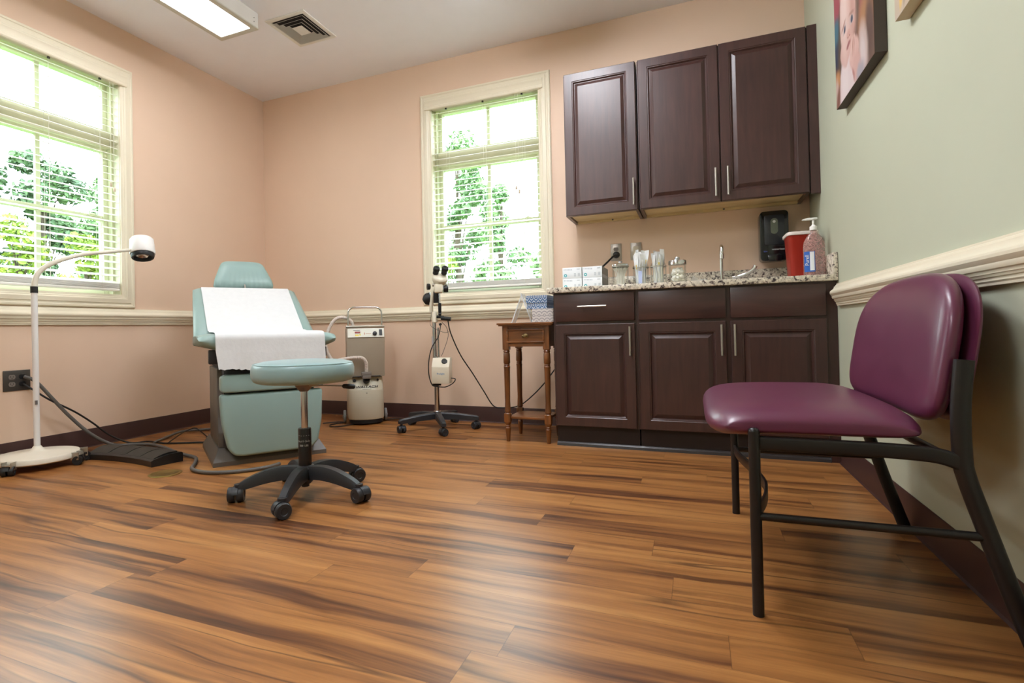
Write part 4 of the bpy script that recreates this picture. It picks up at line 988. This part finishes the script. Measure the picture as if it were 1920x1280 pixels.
# back: two padded shells, curved in plan, arched top
def bshell(name, xoff, thick, ins, wrap):
    def outline_half(z):
        """half width at height t in 0..1 (0 bottom)"""
        return 0
    pts = []
    N = 64
    for i in range(N):
        a = 2*PI*i/N; cx_, sy_ = math.cos(a), math.sin(a)
        ex = 3.0 if sy_ > 0 else 4.6
        y = (.359-ins)*math.copysign(abs(cx_)**(2/ex), cx_); z = math.copysign(abs(sy_)**(2/ex), sy_)
        zz = .600+(.205-ins)*z if z > 0 else .600+(.160-ins)*z
        if z < 0: zz += .010*(1-(y/.36)**2)*(-z)
        pts.append((y, zz))
    m = MB(); rings = []
    for t, sc in ((0, .0), (0, .55), (.0, .86), (.14, .955), (.42, 1.0), (.7, .985), (.93, .93), (1, .84), (1, .5), (1, 0)):
        rg = []
        for (y, z) in pts:
            yy = y*sc; z2 = .60+(z-.60)*sc
            curve = -wrap*(abs(yy)/.36)**2.2; lean = (z2-.44)*.16
            crown = -.012*(1-sc**2) if t == 0 else (.004*(1-sc**2) if t == 1 else 0)
            rg.append(m.b.verts.new((.135+xoff+lean+curve+t*thick+crown, yy, z2)))
        rings.append(rg)
    for i in range(len(rings)-1):
        for j in range(N): m.b.faces.new((rings[i][j], rings[i][(j+1) % N], rings[i+1][(j+1) % N], rings[i+1][j]))
    bmesh.ops.remove_doubles(m.b, verts=m.b.verts, dist=.0004)
    bmesh.ops.recalc_face_normals(m.b, faces=m.b.faces)
    return m.build(name, M_PUR, pc, smooth=80, sub=1)
bshell('backrest', .0, .049, 0, .024)
bshell('back_shell', .048, .022, .003, .014)

# ------------------------------------------------------------------ suction unit (smoke evacuator) on wheels
su = thing('suction_unit', 'beige two part suction machine on wheels with a chrome handle and hose', 'medical machine', (1.20, -.268, 0), 38)
M_BEI = mat('beige_enamel', (202, 196, 176), .4, var=.02)
M_TAU = mat('taupe_enamel', (168, 156, 138), .45, var=.02)
# lower tub: bowed front
def bow(hw, yb, yf, n=14):
    pts = [(hw, yb), (hw, yf*.35)]
    for k in range(n+1): t = -1+2*k/n; pts.append((-hw*t*.999 if 0 else hw*math.cos(PI*(k/n)), yf*.35+(yf*.65)*math.sin(PI*k/n)))
    pts += [(-hw, yb)]
    o = []
    for p in pts:
        if not o or (abs(p[0]-o[-1][0])+abs(p[1]-o[-1][1])) > 1e-5: o.append(p)
    return o
m = MB(); m.prism(bow(.120, .115, -.128), .010, .045, 'z', .003, 1); m.build('base_skirt', M_BLACK, su)
m = MB(); vs0 = bow(.132, .12, -.135)
rings = []
for z, s, sl_ in ((.040, .97, 0), (.05, 1, 0), (.250, .985, 0), (.258, .98, 1), (.345, .93, 2)):
    rg = []
    for x, y in vs0:
        zz = z; yy = y*s
        if sl_ == 2: yy = max(y*s, -.06) if y < 0 else y*s
        if sl_ == 2 and y < 0: zz = .345
        rg.append(m.b.verts.new((x*s, yy, zz)))
    rings.append(rg)
n = len(vs0)
for i in range(len(rings)-1):
    for j in range(n): m.b.faces.new((rings[i][j], rings[i][(j+1) % n], rings[i+1][(j+1) % n], rings[i+1][j]))
m.b.faces.new(rings[0][::-1]); m.b.faces.new(rings[-1]); bmesh.ops.recalc_face_normals(m.b, faces=m.b.faces)
m.build('lower_body', M_BEI, su, smooth=30)
# slanted crescent panel between tub and box with lettering
txt('WALLACH', 'lettering', .027, M_DARKPRINT, su, (0, -.1165, .2785), Matrix.Rotation(R(50), 3, 'X'), sx=1.25, shear=.25, bold=.0006)
MB().box(-.032, .034, -.0010, .0010, 0, .0006, M=Matrix.Translation((0, -.1287, .2625)) @ Matrix.Rotation(R(50), 4, 'X')).build('small_print', M_DARKPRINT, su, smooth=0)
m = MB()
for x, s in ((-.085, .012), (.085, .008)): m.lathe([(s, 0), (s, .008), (s*.6, .012), (.001, .012)], (x, -.080, .322), 14, (0, -.7, .7))
m.lathe([(.026, 0), (.026, .014), (.018, .022), (.001, .023)], (0, -.106, .322), 18, (0, -.75, .66)); m.build('control_knob', M_BLACK, su)
m = MB(); m.box(-.036, .036, -.150, -.095, .362, .388, .004); m.box(-.030, .030, -.156, -.12, .340, .364, .003); m.build('hose_clamp', mat('clamp_grey', (120, 112, 104), .4), su)
for q_ in (-.105, .036): MB().box(q_, q_+.069, -.106, -.096, .350, .357, .002).build('clamp_bar', M_CHD, su)
# upper box, leaning control face
MB().prism([(-.098, .352), (-.124, .640), (-.100, .708), (.085, .708), (.085, .352)], -.137, .137, 'x', .005, 2).build('upper_box', M_TAU, su, smooth=30)
m = MB(); cp = [(-.125, .641), (-.1015, .7065), (-.1045, .7075), (-.1285, .642)]; m.prism(cp, -.128, .134, 'x'); m.build('control_panel', mat('panel_cream', (222, 220, 206), .4), su, smooth=0)
PT = Vector((0, .0235, .0655)).normalized(); PN = Vector((0, -PT.z, PT.y)); PO = Vector((0, -.1285, .642))
def onp(name, x0, x1, t0, t1, h, mtl):
    m = MB(); M = Matrix.Translation(PO) @ Matrix(((1, 0, 0, 0), (0, PT.y, PN.y, 0), (0, PT.z, PN.z, 0), (0, 0, 0, 1)))
    m.box(x0, x1, t0, t1, 0, h, M=M); return m.build(name, mtl, su, smooth=0)
onp('display', -.078, -.038, .030, .044, .001, mat('red_display', (140, 34, 30), .2))
onp('yellow_label', -.076, -.050, .010, .022, .0008, mat('yellow_label', (226, 206, 84), .5)); onp('yellow_label', -.046, -.036, .014, .026, .0008, MATS['yellow_label'])
onp('rocker_switch', .098, .120, .012, .058, .004, M_BLACK); onp('printed_text', -.088, -.040, .052, .055, .0006, M_DARKPRINT); onp('printed_text', .0, .04, .024, .027, .0006, mat('orange_print', (196, 140, 110), .5)); onp('printed_text', -.012, -.006, .02, .036, .0006, MATS['orange_print'])
MB().lathe([(.016, 0), (.015, .012), (.012, .014), (.001, .014)], PO+PT*.026+Vector((.066, 0, 0)), 18, PN).build('control_knob', M_BLACK, su)
MB().box(-.140, .140, -.108, -.06, .709, .728, .004).build('handle_bracket', M_STEEL, su)
MB().sweep(cr([(-.122, -.085, .715), (-.122, -.083, .80), (-.118, -.08, .838), (-.095, -.078, .858), (-.06, -.078, .862), (.06, -.078, .862), (.095, -.078, .858), (.118, -.08, .838), (.122, -.083, .80), (.122, -.085, .715)], 6), .0065, 12).build('handle', M_CHROME, su)
M_HOSE = mat('translucent_hose', (226, 214, 204), .4, alpha=.85)
def corr(pts, r):
    p = cr(pts, 14); return MB().sweep(p, [r*(1+.10*math.sin(i*1.9)) for i in range(len(p))], 14)
corr([(-.08, -.05, .70), (-.10, -.05, .762), (-.155, -.05, .790), (-.215, -.06, .775), (-.262, -.06, .70), (-.285, -.06, .60), (-.265, -.06, .52), (-.225, -.07, .46)], .0125).build('hose', M_HOSE, su)
corr([(-.225, -.12, .475), (-.15, -.15, .490), (-.07, -.15, .496), (-.025, -.15, .488), (-.002, -.14, .455), (.0, -.13, .42), (.0, -.125, .386)], .0125).build('hose', M_HOSE, su)
for s in (-1, 1):
    MB().lathe([(.045, -.009), (.048, -.006), (.048, .006), (.045, .009), (.030, .010), (.012, .011), (.006, .016), (.001, .017)], (s*.152, .04, .048), 26, (s, 0, 0)).build('wheel', mat('grey_wheel', (132, 134, 134), .5), su)
MB().lathe([(.004, 0), (.004, .003), (.001, .0035)], (0, -.1315, .235), 8, (0, -1, 0)).build('screw', M_CLIP, su)

# ------------------------------------------------------------------ colposcope on rolling stand
cp_ = thing('colposcope', 'cream binocular colposcope on a chrome pole with black rolling base', 'microscope', (1.838, -.347, 0))
M_CRM = mat('cream_enamel', (220, 212, 192), .35)
for k in range(5):
    a = R(232+k*72); d = Vector((math.cos(a), math.sin(a), 0)); e = Vector((-d.y, d.x, 0)); m = MB(); rings = []
    for rr_, z, w0, h0 in ((.03, .094, .023, .023), (.15, .088, .020, .020), (.275, .076, .017, .015), (.287, .072, .015, .010)):
        p = d*rr_+Vector((0, 0, z)); rings.append([m.b.verts.new(p+e*x+Vector((0, 0, zz))) for x, zz in ((-w0, -h0), (w0, -h0), (w0, h0*.6), (w0*.7, h0), (-w0*.7, h0), (-w0, h0*.6))])
    for i in range(3):
        for j in range(6): m.b.faces.new((rings[i][j], rings[i][(j+1) % 6], rings[i+1][(j+1) % 6], rings[i+1][j]))
    m.b.faces.new(rings[0][::-1]); m.b.faces.new(rings[-1]); bmesh.ops.recalc_face_normals(m.b, faces=m.b.faces)
    lg = m.build('leg', M_STB, cp_, smooth=35); q = d*.268
    twin_caster(lg, q.x, q.y, a+.4*k, .025, .011, M_STB, .06)
MB().lathe([(.036, .080), (.038, .086), (.036, .112), (.026, .116)], seg=24).build('hub', M_STB, cp_)
MB().lathe([(.024, .116), (.028, .122), (.0185, .126), (.0185, .50)], seg=22).build('pole', M_CHROME, cp_)
# local axes: view plane direction r=(cos25, sin25); the stuff is laid out along r and f
q25 = bpy.data.objects.new('head_assembly', None)
bpy.data.objects.remove(q25)
CR = Vector((math.cos(R(25)), math.sin(R(25)), 0)); CF = Vector((CR.y, -CR.x, 0))
def L3(r, f, z): return CR*r+CF*f+Vector((0, 0, z))
MLOC = Matrix(((CR.x, -CF.x, 0, 0), (CR.y, -CF.y, 0, 0), (0, 0, 1, 0), (0, 0, 0, 1)))   # x->r, y->-f
m = MB(); m.cyl(L3(-.010, 0, .46), L3(-.010, 0, .80), .0145, seg=14); m.cyl(L3(.016, 0, .46), L3(.016, 0, .70), .007, seg=10); m.build('upper_post', M_CHROME, cp_)
MB().prism(rrect(.015, .012, .005, 3), .555, .64, 'z', 0, 1, MLOC @ Matrix.Translation((-.014, .0, 0))).build('sleeve', mat('pale_grey_sleeve', (168, 162, 164), .4), cp_)
MB().prism([(-.030, .44), (-.024, .495), (.06, .495), (.095, .44), (.098, .318), (.0, .318)], -.062, .022, 'y', .004, 2, MLOC).build('junk', M_CRM, cp_).hide_render = True
bpy.data.objects.remove(bpy.data.objects['junk'])
pb = MB(); pb.prism([(.022, .318), (.022, .492), (-.030, .492), (-.066, .432), (-.066, .318)], -.018, .106, 'x', .004, 2, MLOC @ Matrix.Rotation(R(-14), 4, 'Z')); pb = pb.build('power_box', M_CRM, cp_)
MB().lathe([(.024, 0), (.022, .012), (.017, .015), (.001, .015)], L3(.058, .050, .464), 18, CF*.75+Vector((0, 0, .66))).build('dial', M_BLACK, pb)
RB = (MLOC @ Matrix.Rotation(R(-14), 4, 'Z')).to_3x3()
txt('Prolight', 'lettering', .017, mat('blue_letter', (96, 152, 200), .5), pb, RB @ Vector((.046, -.0665, .385)), RB @ FACE_NY)
m = MB(); m.box(-.0190, -.0182, -.045, -.022, .345, .378, M=RB.to_4x4()); m.build('blue_sticker', mat('sticker_blue', (70, 96, 150), .5), pb, smooth=0)
m = MB(); m.box(-.0190, -.0182, -.045, -.022, .325, .344, M=RB.to_4x4()); m.build('white_sticker', M_WHITE, pb, smooth=0)
MB().box(-.03, .03, -.02, .02, .300, .318, .002, M=MLOC).build('mount_clamp', M_BLACK, cp_)
# height collar, arm and grip
MB().lathe([(.016, 0), (.020, .004), (.020, .070), (.014, .078)], L3(-.006, 0, .735), 18).build('collar', M_CRM, cp_)
m = MB(); m.cyl(L3(.01, .015, .775), L3(.055, .03, .772), .010, seg=12); m.cyl(L3(.040, .03, .765), L3(.105, .045, .757), .0145, seg=14); m.cyl(L3(.03, .03, .73), L3(.035, .03, .715), .010, seg=10); m.build('clamp_handle', M_BLACK, cp_)
m = MB(); m.sweep(cr([L3(-.028, .0, .81), L3(-.026, .01, .86), L3(-.018, .02, .92), L3(-.006, .03, .965), L3(.012, .035, .985)], 5), .0145, 12); m.build('swing_arm', M_CRM, cp_)
m = MB(); m.cyl(L3(.031, .045, .975), L3(.031, .045, .875), .006, seg=12); st_ = m.build('control_stick', M_CHROME, cp_)
MB().lathe([(.004, 0), (.0115, .006), (.0115, .066), (.009, .072), (.012, .078), (.008, .090), (.001, .092)], L3(.031, .045, .872), 14, (0, 0, -1)).build('stick_grip', M_BLACK, st_)
MB().box(-.004, .054, -.080, -.015, .936, .998, .010, 3, M=MLOC).build('focus_block', M_CRM, cp_)
m = MB(); m.lathe([(.001, 0), (.022, .002), (.024, .010), (.024, .028), (.020, .034), (.001, .035)], L3(.058, .045, .965), 18, CR); m.build('focus_knob', M_BLACK, cp_)
m = MB(); m.lathe([(.001, 0), (.020, .002), (.022, .010), (.022, .022), (.001, .026)], L3(-.032, .0, .985), 18, -CR+CF*.3); m.build('focus_knob', M_BLACK, cp_)
m = MB(); m.lathe([(.001, 0), (.036, .003), (.044, .03), (.040, .050), (.024, .070), (.001, .074)], L3(-.018, -.01, .918), 20, (-CR*.85-CF*.2+Vector((0, 0, -.5)))); m.build('lamp_housing', M_BLACK, cp_)
m = MB(); m.box(-.010, .028, -.045, -.010, .870, .950, .005, M=MLOC); m.build('objective_mount', M_BLACK, cp_)
AX = (CF*.75+Vector((0, 0, .75))+CR*.22).normalized()
m = MB(); m.lathe([(.028, -.062), (.032, -.040), (.045, -.018), (.054, .0), (.055, .022), (.051, .032), (.036, .038), (.001, .040)], L3(.034, .035, 1.030), 28, AX); hd = m.build('viewing_head', M_CRM, cp_, smooth=50)
for s in (-1, 1):
    o_ = L3(.034+s*.029, .048, 1.064); m = MB(); m.lathe([(.013, -.012), (.013, .012)], o_, 18, AX); m.build('eyepiece_tube', M_CRM, hd)
    m = MB(); m.lathe([(.017, .006), (.020, .010), (.020, .026), (.0185, .028), (.0185, .032), (.020, .034), (.023, .040), (.023, .058), (.020, .062), (.012, .062), (.011, .058), (.001, .057)], o_, 20, AX); m.build('eyepiece', M_BLACK, hd)
for s in (-1, 1):
    m = MB(); m.lathe([(.001, 0), (.012, .001), (.012, .012), (.009, .016), (.001, .017)], L3(.034+s*.036, .035, .995), 14, CR*s+Vector((0, 0, -.2))); m.build('adjust_knob', M_STEEL, hd)
# cables of the stand
m = MB(); m.sweep(cr([L3(.035, .03, .72), L3(.018, .05, .64), L3(-.030, .06, .56), L3(-.052, .06, .46), L3(-.052, .055, .38), L3(-.032, .05, .31), L3(.0, .05, .298), L3(.06, .06, .294), L3(.11, .06, .318), L3(.128, .05, .345), L3(.100, .04, .352)], 6), .0036, 8); m.build('power_lead', M_CABLE, cp_)
m = MB(); m.sweep(cr([L3(.045, .02, .735), L3(.075, .0, .70), L3(.085, -.01, .64), L3(.06, -.01, .56), L3(.035, -.0, .50)], 6), .0018, 6); m.sweep(cr([L3(-.028, 0, .86), L3(-.03, .02, .78), L3(-.036, .02, .72), L3(.0, .02, .69), L3(.06, .01, .665), L3(.09, 0, .67)], 5), .0016, 6); m.build('thin_lead', M_GREYCABLE, cp_)
attach(MB().sweep(cr([(1.926, -.336, .757), (1.930, -.30, .66), (1.965, -.22, .505), (2.025, -.14, .365), (2.085, -.085, .235), (2.15, -.06, .128), (2.24, -.045, .118), (2.34, -.04, .138), (2.44, -.04, .215), (2.53, -.035, .31), (2.62, -.03, .43), (2.68, -.02, .52)], 8), .0042, 8).build('power_cord', M_CABLE), cp_)

# ------------------------------------------------------------------ exam lamp on rolling base
lp = thing('exam_lamp', 'white gooseneck exam lamp on a round rolling base by the left wall', 'lamp', (.232, -1.945, 0))
M_LW = mat('lamp_white', (226, 224, 222), .35)
M_LB = mat('lamp_base_cream', (222, 216, 200), .4)
m = MB(); m.lathe([(.150, .034), (.182, .036), (.190, .042), (.190, .062), (.186, .068), (.06, .080), (.034, .086), (.022, .100), (.017, .108)], seg=56); m.build('base_disc', M_LB, lp)
m = MB(); m.sweep([(0, 0, .10), (-.004, -.004, .93)], .0145, 20); m.build('pole', M_LW, lp)
MB().sweep([(-.0041, -.004, .928), (-.0043, -.004, .962)], .0172, 20).build('collar', M_BLACK, lp)
MB().box(.008, .0165, -.014, -.004, .33, .352).build('warning_tag', mat('tag_grey', (110, 108, 106), .5), lp)
gn = [(-.004, -.004, .955), (-.003, .004, 1.01), (.004, .028, 1.055), (.02, .075, 1.095), (.035, .135, 1.125), (.055, .225, 1.160), (.080, .345, 1.186), (.098, .478, 1.214)]
gp = cr(gn, 10); MB().sweep(gp, [.0145-.0045*i/(len(gp)-1) for i in range(len(gp))], 14).build('gooseneck', M_LB, lp)
hx_ = Vector((.108, .535, 1.234)); ha = Vector((.26, -.14, -.95)).normalized()
m = MB(); m.lathe([(.03, -.064), (.058, -.060), (.066, -.050), (.071, .040), (.068, .046), (.060, .046)], hx_, 36, ha); lh = m.build('lamp_head', M_LW, lp)
MB().lathe([(.001, -.0655), (.028, -.066), (.034, -.064)], hx_, 24, ha).build('vent_cap', M_BLACK, lh)
MB().lathe([(.063, .040), (.0645, .060), (.060, .070), (.052, .070), (.046, .052), (.030, .044), (.001, .042)], hx_, 36, ha).build('lens_ring', M_BLACK, lh)
m = MB(); m.lathe([(.030, .0455), (.034, .058), (.028, .060), (.012, .050), (.001, .049)], hx_, 24, ha); m.build('reflector', M_CHROME, lh)
for k, a in enumerate((R(-62), R(28), R(58), R(208))):
    q = Vector((math.cos(a), math.sin(a), 0)); e = Vector((-q.y, q.x, 0)); m = MB()
    p = q*.200
    M = Matrix.Translation(p+Vector((0, 0, .058))) @ Matrix(((q.x, e.x, 0, 0), (q.y, e.y, 0, 0), (0, 0, 1, 0), (0, 0, 0, 1)))
    m.box(-.018, .022, -.020, .020, -.008, -.004, M=M); m.box(-.018, .022, -.024, -.020, -.03, .010, M=M); m.box(-.018, .022, .020, .024, -.03, .010, M=M)
    br = m.build('caster_bracket', M_STEEL, lp, smooth=0)
    twin_caster(br, p.x+q.x*.008, p.y+q.y*.008, a+PI/2+.3, .0245, .011, M_BLACK, .05)

# ------------------------------------------------------------------ foot control, floor plate, cables
fc = thing('foot_control', 'black four pad foot pedal on the floor beside the exam lamp', 'foot pedal', (.60, -2.98, 0))
def arcp(r, t, z): a = PI/2-t; return (r*math.cos(a), r*math.sin(a), z)
m = MB(); rings = []
NA = 24
for i in range(NA+1):
    t = -.205+.43*i/NA
    rings.append([m.b.verts.new(arcp(*q)) for q in ((1.243, t, 0), (1.240, t, .030), (1.252, t, .036), (1.33, t, .052), (1.398, t, .052), (1.405, t, .046), (1.405, t, 0))])
for i in range(NA):
    for j in range(7): m.b.faces.new((rings[i][j], rings[i][(j+1) % 7], rings[i+1][(j+1) % 7], rings[i+1][j]))
m.b.faces.new(rings[0][::-1]); m.b.faces.new(rings[-1]); bmesh.ops.recalc_face_normals(m.b, faces=m.b.faces)
m.build('housing', mat('pedal_black', (34, 32, 32), .4), fc, smooth=30)
for k in range(4):
    t0 = -.198+k*.104; t1 = t0+.098; m = MB()
    def fn(u, v, t0=t0, t1=t1):
        t = t0+(t1-t0)*u; r = 1.256+.128*v; z = .0375+.020*v+.010*math.sin(PI*v); return arcp(r, t, z)
    m.grid(fn, 6, 10, .004); m.build('pedal_pad', mat('pedal_rubber', (50, 46, 42), .6, bump=.5, bscale=250), fc, smooth=40)
fp = tag(MB().lathe([(.075, 0), (.0765, .0015), (.074, .003), (.060, .005), (.058, .0042), (.001, .0045)], (1.060, -1.832, 0), 40).build('floor_outlet_cover', mat('brass_plate', (150, 128, 70), .35, .9)), 'round brass floor outlet cover in front of the foot pedal', 'floor outlet')
attach(MB().sweep(cr([(.014, -1.888, .47), (.05, -1.85, .44), (.09, -1.79, .34), (.10, -1.70, .22), (.13, -1.60, .10), (.18, -1.50, .02), (.24, -1.42, .009), (.36, -1.385, .009), (.52, -1.42, .009), (.68, -1.48, .009), (.82, -1.53, .012), (.96, -1.57, .012), (1.06, -1.66, .010), (1.14, -1.745, .010), (1.24, -1.775, .010), (1.34, -1.755, .010), (1.43, -1.69, .010), (1.49, -1.60, .010), (1.50, -1.52, .010)], 8), .0095, 10).build('power_cord', M_GREYCABLE), ec)
attach(MB().sweep(cr([(.014, -1.893, .43), (.05, -1.87, .40), (.09, -1.80, .33), (.09, -1.67, .245), (.08, -1.56, .16), (.10, -1.47, .07), (.16, -1.38, .007), (.24, -1.31, .006), (.40, -1.32, .006), (.52, -1.27, .006), (.62, -1.225, .006), (.72, -1.19, .006)], 8), .0055, 8).build('power_cord', M_CABLE), fc)
attach(MB().sweep(cr([(.34, -1.35, .012), (.26, -1.20, .012), (.22, -1.06, .020), (.24, -.95, .014), (.36, -.80, .008), (.52, -.70, .008), (.75, -.66, .008)], 8), .0085, 10).build('power_cord', M_GREYCABLE), fc)
attach(MB().sweep(cr([(.46, -1.345, .016), (.42, -1.28, .022), (.30, -1.10, .03), (.26, -.98, .034), (.34, -1.0, .02), (.46, -1.06, .007), (.56, -1.12, .007), (.70, -1.14, .007)], 8), .004, 8).build('power_cord', M_CABLE), fc)
attach(MB().sweep(cr([(.92, -.42, .006), (1.0, -.34, .006), (1.06, -.36, .008), (1.02, -.46, .006), (1.12, -.50, .006), (1.30, -.13, .006), (1.45, -.08, .006)], 8), .004, 8).build('power_cord', M_CABLE), su)

# ------------------------------------------------------------------ outdoors: ground and trees
M_GRASS = mat('lawn', (96, 128, 62), .9, var=.2, vscale=2)
struct(MB().box(-40, 40, -40, 40, -1.0, -.8).build('ground', M_GRASS, smooth=0))
def leaf_mat(name, a, c):
    m = bpy.data.materials.new(name); m.use_nodes = True; nt = m.node_tree; L = nt.links.new; b = nt.nodes['Principled BSDF']
    tcn = nn(nt, 'ShaderNodeTexCoord'); nz = nn(nt, 'ShaderNodeTexNoise', i_Scale=2.2, i_Detail=3.0); L(tcn.outputs['Object'], nz.inputs['Vector'])
    r = nn(nt, 'ShaderNodeValToRGB'); e = r.color_ramp.elements; e[0].position = .38; e[0].color = lin(a); e[1].position = .62; e[1].color = lin(c); L(nz.outputs[0], r.inputs[0]); L(r.outputs[0], b.inputs['Base Color'])
    b.inputs['Roughness'].default_value = .6; b.inputs['Transmission Weight'].default_value = 0
    return m
M_LEAF = [leaf_mat('leaf_deep', (70, 94, 66), (106, 134, 90)), leaf_mat('leaf_yellow_green', (104, 128, 40), (160, 176, 70)), leaf_mat('leaf_pale', (92, 124, 80), (136, 164, 112))]
M_BARK = mat('bark', (92, 80, 68), .9, var=.2)
def tree(name, label, x, y, h, rad, n, mi, base=-.8, crown0=.30, seed=0, lsz=.075, group=None):
    r = thing(name, label, 'tree', (x, y, base), group=group); rnd = random.Random(seed)
    m = MB(); m.sweep([(0, 0, 0), (.04, 0, h*.3), (-.03, .03, h*.62), (.02, 0, h*.9)], [.10*h/4, .07*h/4, .04*h/4, .012], 8)
    blobs_ = []
    for k in range(16):
        zz = h*(crown0+(1-crown0)*(k+.5)/16); q = (zz/h-crown0)/(1-crown0); rr_ = rad*math.sin(PI*min(.97, .12+q*.80))**.7; a = rnd.random()*2*PI; d = rr_*.62*rnd.random()**.5
        c = Vector((d*math.cos(a), d*math.sin(a), zz)); blobs_.append((c, rad*.36*(.7+.6*rnd.random())))
        m.sweep([(0, 0, max(.2*h, zz-.25*h)), c*.5+Vector((0, 0, (zz-.1*h)*.5)), c], [.02, .012, .004], 5)
    m.build('trunk', M_BARK, r)
    m = MB()
    for i in range(n):
        c, br = blobs_[rnd.randrange(len(blobs_))]; v = Vector((rnd.gauss(0, 1), rnd.gauss(0, 1), rnd.gauss(0, 1))).normalized()*br*(.35+.65*rnd.random()**.5); v.z *= .75; p = c+v
        nrm = (v.normalized()+Vector((rnd.gauss(0, .6), rnd.gauss(0, .6), rnd.gauss(.2, .6)))).normalized(); q = nrm.to_track_quat('Z', 'Y'); s = lsz*(.6+.8*rnd.random()); ro = rnd.random()*PI
        vs = [m.b.verts.new(p+q @ Vector((s*(cx_*math.cos(ro)-cy__*math.sin(ro)), s*(cx_*math.sin(ro)+cy__*math.cos(ro)), cz*s))) for cx_, cy__, cz in ((-1, 0, 0), (0, -.45, .12), (1, 0, 0), (0, .45, .12))]
        m.b.faces.new(vs)
    m.build('foliage', M_LEAF[mi], r, smooth=0)
G = 'trees outside the windows'
# seen through the left window (north-west)
tree('tree', 'dark green tree at the far left of the left window view', -7.6, 1.25, 4.35, .95, 5200, 0, seed=2, lsz=.06, group=G)
tree('tree', 'dark green tree just right of the centre bar in the left window view', -7.4, 2.35, 4.75, .85, 5200, 0, seed=1, lsz=.06, group=G)
tree('tree', 'mid green tree at the right edge of the left window view', -7.3, 3.55, 4.65, .85, 4600, 2, seed=3, lsz=.06, group=G)
sl_ = ['yellow green shrub at the far left of the left window view', 'yellow green shrub under the centre bar of the left window view', 'yellow green shrub right of the centre bar in the left window view', 'yellow green shrub at the right edge of the left window view']
for k, (x, y) in enumerate(((-5.3, .10), (-5.5, .95), (-5.4, 1.85), (-5.5, 2.75))):
    tree('shrub', sl_[k], x, y, 3.05+.12*(k % 2), .62, 3400, 1, crown0=.12, seed=20+k, lsz=.048, group='shrubs outside the left window')
# seen through the back window (north)
tree('tree', 'tall pale green tree filling the left half of the back window', -1.15, 6.9, 5.6, .95, 4400, 2, seed=5, lsz=.06, group=G)
tree('tree', 'pale green tree behind the centre bar of the back window', .05, 6.3, 4.3, .62, 3000, 2, seed=6, lsz=.055, group=G)
tree('shrub', 'low pale green shrub at the right of the back window view', .98, 5.4, 2.75, .42, 1700, 2, crown0=.15, seed=8, lsz=.045, group='shrubs outside the back window')
tree('shrub', 'low green shrub at the bottom left of the back window view', -.72, 5.1, 2.75, .48, 2400, 1, crown0=.12, seed=9, lsz=.045, group='shrubs outside the back window')
tree('shrub', 'low green shrub at the bottom centre of the back window view', .14, 4.9, 2.55, .36, 2000, 2, crown0=.12, seed=10, lsz=.045, group='shrubs outside the back window')
